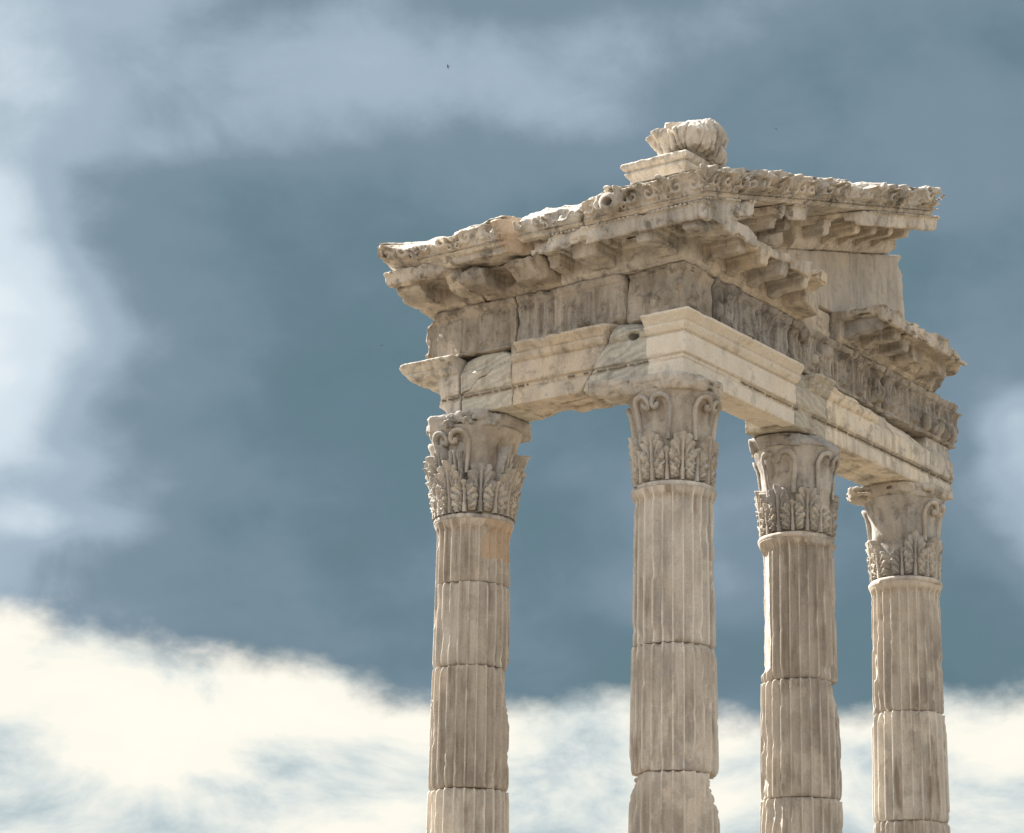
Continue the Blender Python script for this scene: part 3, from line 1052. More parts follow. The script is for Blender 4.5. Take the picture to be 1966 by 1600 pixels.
ROWS = [(8, .40, .165, .030, .022), (8, .62, .170, .040, .026)]
C0 = {(-1, -1): .61, (-1, 1): .60, (1, -1): .57, (1, 1): .70}
build_column(0, 3, 'leftmost column, alone under the left end of the entablature, its capital the bushiest', [2.55, 4.05, 5.55, 7.07, 8.13],
    {0: dict(worn=-.15, bites=[(28, 8.2, .12, .10, .03), (55, 8.6, .35, .30, .022)], patch=[(14, 130, 8.42, 9.1)]),
     -1: dict(worn=-.02, bites=[(30, 7.16, .22, .10, .05), (78, 7.1, .06, .08, .03)]),
     -2: dict(worn=0.0, bites=[(86, 6.85, .28, .40, .075), (88, 6.0, .10, .3, .03), (32, 5.66, .10, .10, .055), (-75, 6.7, .06, .2, .03)]),
     -3: dict(worn=.05, bites=[(-70, 5.3, .06, .2, .03), (70, 5.3, .07, .25, .03)])},
    dict(k=1.07, rows=[(8, .40, .165, .045, .03), (8, .66, .170, .085, .04), (16, .86, .075, .10, .03)], corners={(-1, -1): .66, (-1, 1): .63, (1, -1): .70, (1, 1): .7},
         ring=[(8, 8.95, .07, .05, .03)], rosettes=[(-34, 10.17, .56, .12), (-66, 10.08, .52, .11)],
         novol=[(20, 180)], broken={2: [(-10, 20, 1)], 1: [(25, 60, .12)]}), 21)
build_column(0, 0, 'corner column under the pale restored architrave corner, where the two wings meet', [2.5, 4.0, 5.53, 7.04],
    {0: dict(worn=-.18, dr=.012, bites=[(-12, 7.12, .24, .13, .05), (78, 7.9, .05, .5, .03)]),
     -1: dict(worn=.06, dr=.02, bites=[(2, 6.99, .24, .10, .045), (-6, 5.62, .30, .10, .05), (-80, 6.0, .06, .5, .03)]),
     -2: dict(worn=.10, dr=.02, bites=[(86, 5.50, .36, .44, .15), (-88, 5.52, .30, .34, .12)])},
    dict(k=1.0, rows=ROWS, corners={(-1, -1): .62, (-1, 1): 1.1, (1, -1): .56, (1, 1): .7},
         ring=[(-75, 8.95, .12, .05, .05)]), 43)
build_column(3, 0, 'second column from the right, with a sunlit broken flat down its left side', [2.6, 4.1, 5.6, 7.10],
    {0: dict(worn=-.02, bites=[(-58, 8.82, .3, .07, .03), (60, 7.2, .2, .08, .04), (80, 8.85, .14, .12, .05)], flat=[(-78, .408, 7.2, 8.85)]),
     -1: dict(worn=-.05, dr=.01, bites=[(86, 7.0, .28, .36, .10), (-72, 6.3, .06, .10, .03), (-68, 5.75, .09, .18, .06), (-50, 6.6, .03, .3, .02)]),
     -2: dict(worn=-.05, dr=.012)},
    dict(k=1.0, rows=ROWS, corners=C0, wornvol=True, planes=[((0, -.41, 10.30), (0, -.75, .65)), ((-.42, -.30, 10.30), (-.6, -.5, .62))], ring=[(60, 8.95, .45, .06, .04)], broken={0: [(50, 100, 1)], 1: [(55, 100, .5)]}), 65)
build_column(6, 0, 'rightmost column, chipped along its upper left edge, its capital bare between few leaves', [2.6, 4.1, 5.66, 7.14],
    {0: dict(worn=0.0, bites=[(-66, 8.5, .04, .12, .025), (-64, 8.2, .05, .16, .03), (-70, 7.8, .06, .2, .035), (-60, 7.5, .04, .2, .025), (-56, 7.25, .05, .1, .03), (84, 7.5, .05, .1, .03)]),
     -1: dict(worn=-.15, dr=.014, bites=[(78, 5.75, .1, .06, .02)]),
     -2: dict(worn=.05, dr=.01, bites=[(60, 5.6, .10, .06, .04), (-60, 5.6, .06, .1, .03)])},
    dict(k=.98, rows=ROWS, corners={(-1, -1): .61, (-1, 1): .80, (1, -1): .57, (1, 1): .7}, ring=[(-70, 8.95, .2, .06, .02)],
         broken={0: [(-45, -12, .5)], 1: [(-40, -6, 1)]}, novol=[(-60, 40)]), 87)

def bead_row(parent, w, ranges, o, z, pitch, rs, ro, rz, raking=False, seed=1, fld=None):
    """A row of carved beads, one joined piece, some of them lost."""
    rr = random.Random(seed+int(o*100)+int(z*100))
    U = []
    for t in (-.75, 0, .75):
        for k in range(6):
            a = k*math.pi/3
            c = math.cos(t*1.3)
            U.append((math.sin(t*1.3), c*math.cos(a), c*math.sin(a)))
    U = np.array(U)
    q0 = [(0+k, (k+1) % 6, 6+(k+1) % 6, 6+k) for k in range(6)] + [(6+k, 6+(k+1) % 6, 12+(k+1) % 6, 12+k) for k in range(6)] + \
         [(3, 2, 1, 0), (5, 4, 3, 0), (12, 13, 14, 15), (12, 15, 16, 17)]
    q0 = np.array(q0)
    Vs, Qs = [], []
    n = 0
    for (a, b) in ranges:
        s = a + pitch*.5
        while s < b - pitch*.3:
            zc = z + (RK*(s+1.15)+.03 if raking else 0)
            if rr.random() < .96 and (fld is None or -.05 < fld.at(pt(w, s, o, zc)) < .012):
                j = [1+.25*(rr.random()-.5) for _ in range(3)]
                zz = z + (RK*(s+1.15)+.03 if raking else 0) + (rr.random()-.5)*.006
                P = U*np.array([rs*j[0], ro*j[1], rz*j[2]])
                if w == 'R':
                    V = np.stack([s+P[:, 0], -(o+P[:, 1]), zz+P[:, 2]], 1)
                else:
                    V = np.stack([-(o+P[:, 1]), s+P[:, 0], zz+P[:, 2]], 1)
                Vs.append(V)
                Qs.append(q0+n)
                n += len(U)
            s += pitch
    if Vs:
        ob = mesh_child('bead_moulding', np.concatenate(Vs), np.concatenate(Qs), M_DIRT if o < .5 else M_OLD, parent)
        ob['kind'] = 'stuff'


# ================================================================== architrave
G_ARCH, G_FRI, G_COR, G_SIM, G_TYM = ('architrave blocks on the columns', 'carved frieze blocks', 'bracketed cornice blocks', 'carved gutter blocks along the roof edge', 'wall slabs of the gable')

def stone(name, f, mat, label, cat, group=None, **kw):
    V, Q = f.mesh()
    return tag(thin_out(mesh_at(name, V, Q, mat), .5), label, cat, group)

def arch_block(w, s0, s1, mat, label, seed, crown=(), wear=1.2, crownless=False, ops=None, h=.0115, soffit=None, noise=.006, rows=()):
    f = Field(*bounds(w, s0, s1, -.37, .56, 10.28, 11.09), h)
    s, o = wing(f, w)
    d = P_ARCHP(o, f.z)
    full = P_ARCH(o, f.z)
    if not crownless:
        keep = np.full(s.shape, 1.0)
        for (a, b) in crown:
            keep = np.minimum(keep, np.maximum(a-s, s-b))
        d = np.minimum(d, np.maximum(full, keep))
    f.add(np.maximum(d, rect1(s, s0+.003, s1-.003)))
    if soffit:
        f.cut(np.maximum(np.maximum(rect1(s, *soffit), np.abs(o)-.17), 10.345-f.z*0-(10.345+(10.345-f.z)*0) + f.z-10.345))
        f.cut(np.maximum(np.maximum(rect1(s, soffit[0]-.04, soffit[1]+.04), np.abs(o)-.20), f.z-10.318))
    if ops:
        ops(f, s, o)
    f.wear(wear, 3, noise, 2.4, 1.0, seed)
    ob = stone('architrave_block', f, mat, label, 'stone block', G_ARCH)
    if rows:
        bead_row(ob, w, rows, .388, 10.535, .034, .018, .021, .016, fld=f)
    return ob

def L_end(f, s, o):
    # crown fragment reaching past the broken end of the block
    full = P_ARCH(o, f.z)
    f.add(np.maximum(np.maximum(full, rect1(s, 3.0, 3.92)), np.maximum(10.86-f.z, .1-o)))
    f.plane(pt('L', 3.75, .45, 10.9), nrm('L', 1, .1, -1.0), .03, 5, 3)
    f.plane(pt('L', 3.86, .4, 11.05), nrm('L', 1, 0, 1.3), .04, 5, 4)
    f.cut(np.maximum(3.30+.05*(f.z-10.3)-s, f.z-10.86), .03, 4, 6)
    f.bite(pt('L', 3.35, .5, 10.36), (.2, .2, .12), .03, 6, 8)
arch_block('L', 2.98, 3.95, M_OLD, 'broken left end of the architrave with a moulded ledge sticking out into the sky', 3, crown=[(2.98, 4.0)], wear=1.4, ops=L_end, rows=[(2.99, 3.30)])
def L_mid(f, s, o):
    f.plane(pt('L', 2.6, .4, 11.02), nrm('L', .35, .9, .75), .03, 3, 14)
    f.plane(pt('L', 2.25, .4, 10.98), nrm('L', -.5, .5, 1.0), .02, 3, 15)
    # long crack climbing to the right
    t = (s-2.15)/(2.9-2.15)
    f.cut(np.maximum(np.abs(f.z-(11.0-.42*t)+.02*np.sin(s*23)) - .007, .30-o))
    f.cut(np.maximum(np.abs(s-2.96) - .007, .2-o))
arch_block('L', 2.16, 2.98, M_GREY, 'small grey architrave slab split by a slanting crack, above the leftmost column', 5, crownless=True, ops=L_mid, rows=[(2.17, 2.95)])
def L_long(f, s, o):
    f.bite(pt('L', 2.14, .55, 10.98), (.12, .14, .12), .02, 7, 25)
    f.cut(np.maximum(np.maximum(np.abs(o+.1+.05*np.sin(s*5)) - .035, rect1(s, 1.0, 1.8)), f.z-10.37), .025, 9, 29)
    f.cut(np.maximum(np.maximum(np.abs(o-.12-.03*np.sin(s*7)) - .02, rect1(s, .9, 1.6)), f.z-10.35), .02, 9, 31)
    f.bite(pt('L', 1.86, -.25, 10.30), (.3, .3, .06), .02, 6, 28)
    f.plane(pt('L', .83, 0, 10.70), nrm('L', -.8, 0, -.6), .012, 3, 33)
arch_block('L', .10, 2.155, M_CREAM, 'long cream architrave block left of the corner, its brown underside split along its length', 7, crown=[(.40, 2.16)], ops=L_long, wear=.8, rows=[(1.0, 1.30), (1.9, 2.14)])
def L_inset(f, s, o):
    f.plane(pt('L', .825, 0, 10.70), nrm('L', .8, 0, .6), .012, 3, 33)
    f.plane(pt('L', .42, .46, 10.99), nrm('L', -.3, .8, 1.0), .02, 3, 24)
    f.bite(pt('L', 1.00, .0, 10.28), (.22, .5, .05), .02, 6, 27)
    f.bite(pt('L', .30, .50, 10.89), (.3, .08, .05), .02, 8, 26)
arch_block('L', .10, 1.30, M_GREY, 'grey veined wedge of the architrave between the long cream block and the corner block', 8, crown=[(.10, 1.3)], ops=L_inset, wear=.8, rows=[(.12, .92)])
def A_corner():
    f = Field((-.56, -.56, 10.28), (2.30, .10, 11.09), .0115)
    o = np.maximum(-f.x, -f.y)
    d = P_ARCH(o, f.z)
    arms = np.minimum(np.maximum(f.x-.36, f.y-.095), np.maximum(f.y-.36, f.x-2.295))
    f.add(np.maximum(d, arms))
    s = f.x
    f.cut(np.maximum(np.maximum(rect1(s, .7, 2.3), np.abs(f.y)-.17), f.z-10.345))
    f.cut(np.maximum(np.maximum(rect1(s, .66, 2.3), np.abs(f.y)-.20), f.z-10.318))
    f.wear(.9, 2, .004, 2.4, .9, 5, .002)
    ob = stone('architrave_block', f, M_NEW, 'pale restored corner architrave block, smooth and sharp edged, above the corner column', 'stone block', G_ARCH)
    bead_row(ob, 'R', [(.95, 2.28)], .388, 10.535, .034, .018, .021, .016)
A_corner()
def R_grey(f, s, o):
    f.bite(pt('R', 2.44, .52, 11.0), (.12, .10, .16), .03, 8, 34)
    # egg moulding left on the short crown piece
    q = np.sqrt(((s-2.80)/.045)**2 + ((o-.46)/.05)**2 + ((f.z-10.95)/.06)**2)
    f.add((q-1)*.045)
    q = np.sqrt(((s-2.93)/.045)**2 + ((o-.46)/.05)**2 + ((f.z-10.95)/.06)**2)
    f.add((q-1)*.045)
arch_block('R', 2.30, 3.10, M_GREY, 'short grey architrave piece with egg moulding, between pale corner block and cream stretch', 35, crown=[(2.62, 3.1)], ops=R_grey, rows=[(2.31, 3.09)])
def R_long(f, s, o):
    f.bite(pt('R', 4.55, .58, 11.04), (.20, .22, .22), .04, 6, 44)
    f.plane(pt('R', 5.2, .40, 10.93), nrm('R', .08, .8, 1.0), .03, 3, 45)
    f.cut(np.maximum(np.maximum(np.abs(o+.05*np.sin(s*4)) - .03, rect1(s, 3.7, 5.3)), f.z-10.36), .02, 9, 47)
arch_block('R', 3.105, 6.06, M_CREAM, 'long cream architrave block on the right wing, its crown moulding broken off halfway', 37, crown=[(3.1, 4.5)], ops=R_long, wear=.9, soffit=(3.6, 5.4), rows=[(3.11, 6.05)])
def R_end(f, s, o):
    f.plane(pt('R', 6.80, .3, 10.6), nrm('R', 1, .1, .05), .04, 4, 55)
    f.bite(pt('R', 6.12, .42, 10.38), (.06, .1, .14), .02, 7, 56)
arch_block('R', 6.065, 6.86, M_OLD, 'last architrave piece at the far right, broken upright above the rightmost column', 39, crownless=True, ops=R_end, rows=[(6.08, 6.72)])

# ================================================================== frieze
def frieze_block(w, s0, s1, mat, label, seed, amp, step=.5, phase=.07, z0=11.085, z1=11.74, ops=None, wear=1.2, noise=.012):
    f = Field(*bounds(w, s0, s1, -.36, .52, z0-.01, z1+.01), .011)
    s, o = wing(f, w)
    d = np.maximum(P_FRI(o, f.z), np.maximum(rect1(s, s0+.004, s1-.004), z0-f.z))
    f.add(d)
    F0 = f.F.copy()
    if ops:
        ops(f, s, o)
    f.wear(wear, 3, noise, 3.2, 1.1, seed)
    ss = f.ax[0][:, None] if w == 'R' else f.ax[1][:, None]
    rel = frieze_relief(ss, f.ax[2][None, :], step, phase, amp, seed)
    rel = rel[:, None, :] if w == 'R' else rel[None, :, :]
    whole = np.exp(-((f.F-F0)/.03)**2)
    f.F = np.maximum(f.F - rel*whole*(o > .1), rect1(s, s0+.004, s1-.004))
    return stone('frieze_block', f, mat, label, 'stone block', G_FRI)

def FL1(f, s, o):
    f.plane(pt('L', 3.55, .3, 11.4), nrm('L', 1, .25, -.10), .05, 4, 61)
    f.bite(pt('L', 2.95, .34, 11.05), (.35, .3, .06), .02, 5, 62)
    f.bite(pt('L', 3.58, .40, 11.72), (.2, .2, .12), .03, 6, 63)
frieze_block('L', 2.12, 3.66, M_FRIEZE, 'leftmost frieze block, worn panels between thin uprights, ragged at its left end', 61, .032, ops=FL1, z0=11.03)
def FL2(f, s, o):
    f.bite(pt('L', .50, .40, 11.08), (.16, .2, .10), .03, 5, 66)
    f.bite(pt('L', 1.62, .46, 11.72), (.10, .08, .06), .02, 6, 67)
frieze_block('L', .47, 2.115, M_FRIEZE, 'middle frieze block of the left wing with a carved upright and worn lumps', 64, .042, ops=FL2)
def F_corner():
    f = Field((-.48, -.48, 11.07), (.36, .47, 11.75), .011)
    o = np.maximum(-f.x, -f.y)
    d = P_FRI(o, f.z)
    arms = np.minimum(np.maximum(f.x-.34, f.y-.465), np.maximum(f.y-.34, f.x-.34))
    f.add(np.maximum(np.maximum(d, arms), 11.085-f.z))
    f.bite((-.42, .46, 11.10), (.1, .1, .1), .02, 6, 70)
    f.bite((-.44, .40, 11.70), (.12, .2, .10), .03, 5, 71)
    for (y, z, r) in ((-.12, 11.34, .09), (.05, 11.30, .07), (-.30, 11.46, .06)):
        q = np.sqrt(((f.x+.36)/.05)**2 + ((f.y-y)/r)**2 + ((f.z-z)/(r*1.3))**2)
        f.add((q-1)*.05)
    for (x, z, r) in ((-.1, 11.32, .10), (.18, 11.38, .08)):
        q = np.sqrt(((f.y+.36)/.06)**2 + ((f.x-x)/r)**2 + ((f.z-z)/(r*1.8))**2)
        f.add((q-1)*.05)
    f.wear(2.2, 3, .016, 3.0, 1.1, 72)
    stone('frieze_block', f, M_FRIEZE, 'smooth worn frieze block at the corner above the pale restored architrave', 'stone block', G_FRI)
F_corner()
frieze_block('R', .345, 2.24, M_FRIEZE, 'shaded frieze block on the right wing just right of the corner', 74, .10, .46, .22)
def FR2(f, s, o):
    for (ss, z, r) in ((2.55, 11.60, .10), (2.75, 11.30, .08), (3.15, 11.5, .10)):
        q = np.sqrt(((s-ss)/r)**2 + ((o-.36)/.13)**2 + ((f.z-z)/(r*1.1))**2)
        f.add((q-1)*.06)
frieze_block('R', 2.245, 4.80, M_FRIEZE, 'long frieze block mid right wing with deeply cut uprights and a knob', 76, .115, .44, .1, ops=FR2)
def FR3(f, s, o):
    f.plane(pt('R', 6.98, .3, 11.4), nrm('R', 1, .1, .0), .05, 5, 81)
    for k in range(5):
        ss = 5.95+.2*k
        q = np.sqrt(((s-ss)/.055)**2 + ((o-.40)/.10)**2 + ((f.z-11.24)/.14)**2)
        f.add((q-1)*.05)
frieze_block('R', 4.805, 7.05, M_FRIEZE, 'far right frieze block ending in a dark knobbly broken edge', 78, .10, .40, .05, ops=FR3)

# ================================================================== cornice
def modillion(w, sc, width, seed, raking=False, o_end=None, wear=.7):
    """One carved bracket under the corona."""
    zoff = 0.0
    if raking:
        zoff = RK*(sc+1.15)+.03
    f = Field(*bounds(w, sc-width/2-.02, sc+width/2+.02, .44, 1.02, 11.78+zoff-.1, 12.07+zoff+.1), .0105)
    s, o = wing(f, w)
    z = rakez(f.x, f.z) if raking else f.z
    led = np.clip((z-11.955)/.010, 0, 1)*.022
    oo = o if o_end is None else o + (1.0-o_end)
    d = np.maximum(P_MOD(oo, z), np.abs(s-sc)-width/2-led+.022)
    f.add(np.maximum(d, .455-o))
    f.wear(wear, 2, .006, 6, 1.0, seed, .003)
    return f.mesh()

def corn_body(w, s0, s1, seed, mat, label, coffers=(), raking=False, ops=None, wear=1.4, name='cornice_block', noise=.010, h=.0115, mods=(), group=G_COR, top=12.14, rows=()):
    dz0 = RK*(s0+1.15)+.03 if raking else 0
    dz1 = RK*(s1+1.15)+.03 if raking else 0
    f = Field(*bounds(w, s0, s1, -.35, 1.18, 11.72+min(dz0, 0)+(dz0 if raking else 0)*1.0-(0 if not raking else 0), top+.02+max(dz1, 0)), h)
    s, o = wing(f, w)
    z = rakez(f.x, f.z) if raking else f.z
    d = np.maximum(P_CORN(o, z), rect1(s, s0+.004, s1-.004))
    f.add(d)
    # carved bead lines under the gutter and behind the corona
    for a, b in zip(mods[:-1], mods[1:]):
        f.cut(np.maximum(np.maximum(rect1(s, a[0]+a[1]/2+.045, b[0]-b[1]/2-.045), rect1(o, .53, .93)), np.maximum(11.9-z, z-12.085)))
    if ops:
        ops(f, s, o, z)
    f.wear(wear, 3, noise, 3.4, 1.1, seed)
    ob = stone(name, f, mat, label, 'stone block', group)
    for i, (sc, wd, oe) in enumerate(mods):
        mesh_child('modillion', *modillion(w, sc, wd, seed+i, raking, oe), mat, ob)
    for row in rows:
        bead_row(ob, w, *row, raking=raking, fld=f)
    return ob

def CL1(f, s, o, z):
    f.plane(pt('L', 3.68, 1.1, 12.1), nrm('L', 1, .05, -.35), .04, 5, 91)
    f.plane(pt('L', 3.2, .95, 11.80), nrm('L', 0, .6, -1), .03, 4, 92)
    # mass of stone between the coffers
    for a, b in ((2.6, 2.84), (3.22, 3.60)):
        f.add(np.maximum(np.maximum(rect1(s, a, b), rect1(o, .3, .98)), rect1(z, 11.80+.0*s, 12.06)) )
    f.plane(pt('L', 3.1, .62, 11.72), nrm('L', 0, .55, -1), .03, 4, 94)
    f.plane(pt('L', 2.75, 1.0, 12.1), nrm('L', -1, 1.6, .3), .04, 4, 95)
corn_body('L', 2.60, 3.74, 91, M_OLD, 'leftmost cornice block, undercut by a dark square hollow, beneath the tilted gutter fragment', ops=CL1, wear=1.6, noise=.018, rows=[([(3.1, 3.6)], 1.148, 12.123, .062, .024, .020, .017), ([(2.86, 3.2)], .99, 12.022, .066, .022, .022, .022)])
def CL2(f, s, o, z):
    for a, b in ((1.38, 1.90), (2.23, 2.60)):
        f.add(np.maximum(np.maximum(rect1(s, a, b), rect1(o, .3, 1.0)), rect1(z, 11.79, 12.06)))
    f.plane(pt('L', 2.0, .98, 12.0), nrm('L', 0, 1, .35), .05, 3.5, 97)
    f.plane(pt('L', 2.0, .80, 12.08), nrm('L', 0, .5, 1), .05, 3.5, 98)
    f.plane(pt('L', 1.7, .62, 11.74), nrm('L', -.25, .8, -1), .04, 4, 99)
    f.plane(pt('L', 1.45, .9, 12.0), nrm('L', -1, .5, .6), .04, 4, 90)
corn_body('L', 1.36, 2.595, 96, M_FRIEZE, 'rough grey cornice block without outer lip, second from the left end', ops=CL2, wear=2.2, noise=.02)

def C_corner():
    f = Field((-1.18, -1.18, 11.72), (.12, 1.42, 12.62), .0115)
    x, y, z = f.x, f.y, f.z
    zr = rakez(x, z)
    o = np.maximum(-x, -y)
    flank = (x < y)
    hor = P_CORN(o, z)
    arms = np.minimum(np.maximum(x-.34, y-1.40), np.maximum(y-.34, x-.10))
    f.add(np.maximum(hor, arms))
    # on the gable side the raking cornice grows out of the corner
    rk = np.maximum(np.maximum(P_CORN(np.broadcast_to(-y, f.n), zr), x-.08), np.where(flank, .05, -9.0))
    solid = np.maximum(np.maximum(rect1(-y, -.3, .42), rect1(x, -.42, .08)), np.maximum(z-zr*0-(12.14+RK*(x+1.15)), 12.0-z))
    f.add(np.maximum(rk, -5.0))
    f.add(solid)
    for a, b in ((-.01, .46), (.97, 1.10), (-.70, -.43)):
        f.cut(np.maximum(np.maximum(rect1(y, a, b), rect1(-x, .52, .95)), np.maximum(11.9-z, z-12.105)))
    # flank lip broken in places
    f.bite((-1.16, .62, 11.96), (.10, .28, .07), .03, 6, 101)
    f.bite((-1.16, .10, 11.94), (.08, .30, .04), .03, 6, 102)
    f.bite((-1.14, 1.30, 12.10), (.20, .16, .10), .03, 6, 103)
    f.bite((.10, -1.12, 12.22), (.10, .12, .14), .03, 6, 104)
    f.wear(1.0, 3, .008, 3.4, 1.1, 105)
    ob = stone('cornice_block', f, M_OLD, 'projecting corner cornice block with deep coffers, where the gable slope starts', 'stone block', G_COR)
    bead_row(ob, 'L', [(-1.1, .50), (.62, 1.2)], 1.148, 12.123, .062, .024, .020, .017, fld=f)
    bead_row(ob, 'L', [(-.95, 1.34)], .99, 12.022, .066, .022, .022, .022, fld=f)
    bead_row(ob, 'R', [(-1.1, .04)], 1.148, 12.123, .062, .024, .020, .017, raking=True, fld=f)
    bead_row(ob, 'R', [(-.9, .04)], .99, 12.022, .066, .022, .022, .022, raking=True, fld=f)
    mesh_child('modillion', *modillion('L', -.22, .33, 106), M_OLD, ob)
    mesh_child('modillion', *modillion('L', .72, .40, 107, o_end=.94, wear=1.2), M_OLD, ob)
    mesh_child('modillion', *modillion('L', 1.26, .20, 110, o_end=.80, wear=1.2), M_OLD, ob)
    mesh_child('modillion', *modillion('R', .02, .22, 108), M_OLD, ob)
    # square bracket under the very corner
    g = Field((-1.02, -1.02, 11.78), (-.60, -.60, 12.07), .0105)
    d = np.maximum(np.maximum(rect1(g.x, -1.0, -.74), rect1(g.y, -1.0, -.74)), rect1(g.z, 11.87, 12.06))
    g.add(d)
    g.wear(1.2, 2, .006, 6, 1.0, 109, .003)
    mesh_child('modillion', *g.mesh(), M_OLD, ob)
C_corner()

def CR1(f, s, o, z):
    # the lip survives only as short fragments
    f.bite(pt('R', .62, 1.12, 12.08), (.50, .16, .20), .04, 5, 111)
    f.bite(pt('R', 1.30, 1.20, 12.16), (.16, .16, .10), .03, 6, 112)
    f.bite(pt('R', 1.62, 1.10, 12.06), (.12, .20, .22), .04, 6, 113)
    f.plane(pt('R', 2.12, .9, 12.0), nrm('R', 1, .75, .15), .05, 4, 114)
    f.plane(pt('R', 2.52, .5, 11.8), nrm('R', 1, .55, .1), .05, 4, 115)
    f.add(np.maximum(np.maximum(rect1(s, .12, 3.385), rect1(o, -.33, .33)), rect1(z, 11.745, 12.13)))
    f.add(np.maximum(np.maximum(rect1(s, 1.85, 2.48), rect1(o, .3, .82-.25*(s-1.85))), rect1(z, 11.78, 12.08)))
corn_body('R', .11, 3.39, 116, M_CREAM, 'level cornice block right of the corner with brackets and fragments of lip', ops=CR1, wear=1.6,
          mods=[(.56, .21, 1.0), (1.06, .21, 1.0), (1.56, .21, 1.0)], noise=.014, rows=[([(1.05, 1.45), (1.72, 1.86)], 1.148, 12.123, .062, .024, .020, .017), ([(.15, 1.75)], .99, 12.022, .066, .022, .022, .022)])
def CR2(f, s, o, z):
    f.plane(pt('R', 5.3, 1.15, 12.12), nrm('R', .35, .9, .9), .05, 3.5, 121)
    f.plane(pt('R', 6.48, .8, 12.1), nrm('R', 1, .1, .2), .05, 4, 122)
    f.plane(pt('R', 6.30, 1.0, 11.9), nrm('R', 1, .6, -.6), .05, 4, 123)
    f.bite(pt('R', 3.45, 1.2, 12.22), (.5, .5, .10), .03, 5, 124)
    f.bite(pt('R', 4.62, 1.16, 12.04), (.30, .12, .14), .04, 5, 125)
    f.bite(pt('R', 4.15, 1.2, 12.15), (.3, .14, .10), .03, 5, 126)
    f.add(np.maximum(np.maximum(rect1(s, 4.85, 5.9), rect1(o, .3, .80)), rect1(z, 11.80, 12.06)))
    f.bite(pt('R', 5.35, .74, 11.80), (.30, .22, .12), .02, 6, 127)
    f.plane(pt('R', 6.2, .48, 11.74), nrm('R', 1.0, .8, -1.2), .04, 4, 128)
corn_body('R', 3.40, 6.62, 129, M_OLD, 'level cornice block at far right, clean cut left end and worn drooping right end', ops=CR2, wear=1.7,
          mods=[(3.60, .21, 1.0), (4.09, .21, 1.0), (4.6, .21, .85)], noise=.016, rows=[([(3.45, 4.9)], .99, 12.022, .066, .022, .022, .022)])

# sloping cornice of the gable
def CK2(f, s, o, z):
    f.bite(pt('R', .95, 1.15, 12.62), (.10, .12, .14), .03, 6, 131)
    f.bite(pt('R', .50, .98, 12.50), (.22, .24, .20), .03, 6, 132)
    f.plane(pt('R', 1.50, 1.0, 12.8), nrm('R', 1, .8, -.1), .05, 4, 133)
    f.bite(pt('R', 1.15, .72, 12.50), (.35, .2, .12), .04, 6, 136)
    f.plane(pt('R', 1.95, .7, 12.6), nrm('R', 1, .35, 0), .05, 4, 134)
corn_body('R', .50, 2.20, 135, M_OLD, 'sloping gable cornice block with broken front, beside the dark gap near the corner', raking=True, ops=CK2, wear=1.8,
          mods=[(.85, .20, .95), (1.33, .20, .9)], noise=.016, rows=[([(.62, .88), (1.02, 1.4)], 1.148, 12.123, .062, .024, .020, .017), ([(.45, 1.45)], .99, 12.022, .066, .022, .022, .022)])
def CK3(f, s, o, z):
    f.plane(pt('R', 2.86, 1.1, 13.2), nrm('R', -1, 1.0, 0), .03, 4, 141)
    f.bite(pt('R', 2.62, .9, 13.05), (.16, .2, .12), .04, 6, 143)
    f.plane(pt('R', 4.9, .7, 13.4), nrm('R', 1, .2, -.7), .04, 4, 142)
corn_body('R', 2.21, 5.10, 144, M_CREAM, 'highest sloping gable cornice block, its lip clean and straight over small brackets', raking=True, ops=CK3, wear=1.0,
          mods=[(2.52, .20, .8), (3.0, .19, 1.0), (3.48, .19, 1.0), (3.95, .19, 1.0), (4.42, .19, 1.0)], rows=[([(2.86, 5.05)], 1.148, 12.123, .062, .024, .020, .017), ([(2.7, 4.8)], .99, 12.022, .066, .022, .022, .022)])

# ================================================================== gable wall
def tymp(s0, s1, label, seed, ops=None, mat=M_TYMP):
    f = Field(*bounds('R', s0, s1, -.05, .40, 12.13, 13.6), .017)
    s, o = wing(f, 'R')
    zr = rakez(f.x, f.z)
    f.add(np.maximum(np.maximum(rect1(s, s0+.010, s1-.010), rect1(o, -.02, .36)), np.maximum(zr-11.735, 12.145-f.z)))
    if ops:
        ops(f, s, o)
    f.wear(.9, 2, .007, 2.5, .9, seed, .003)
    stone('gable_slab', f, mat, label, 'stone slab', G_TYM)
tymp(1.2, 3.92, 'gable wall slab left of the joint, behind the broken cornice lip', 151)
def T2(f, s, o):
    f.plane(pt('R', 5.50, .2, 12.9), nrm('R', 1, 0, .03), .03, 4, 154)
    f.bite(pt('R', 5.5, .3, 13.42), (.14, .2, .10), .03, 6, 155)
    # bevelled margin beside the joint
    f.cut(np.maximum(np.maximum(rect1(s, 3.80, 4.12), .335-o), 12.1-f.z))
tymp(3.925, 5.58, 'gable wall slab at the right end, its free edge against the sky', 152, T2)

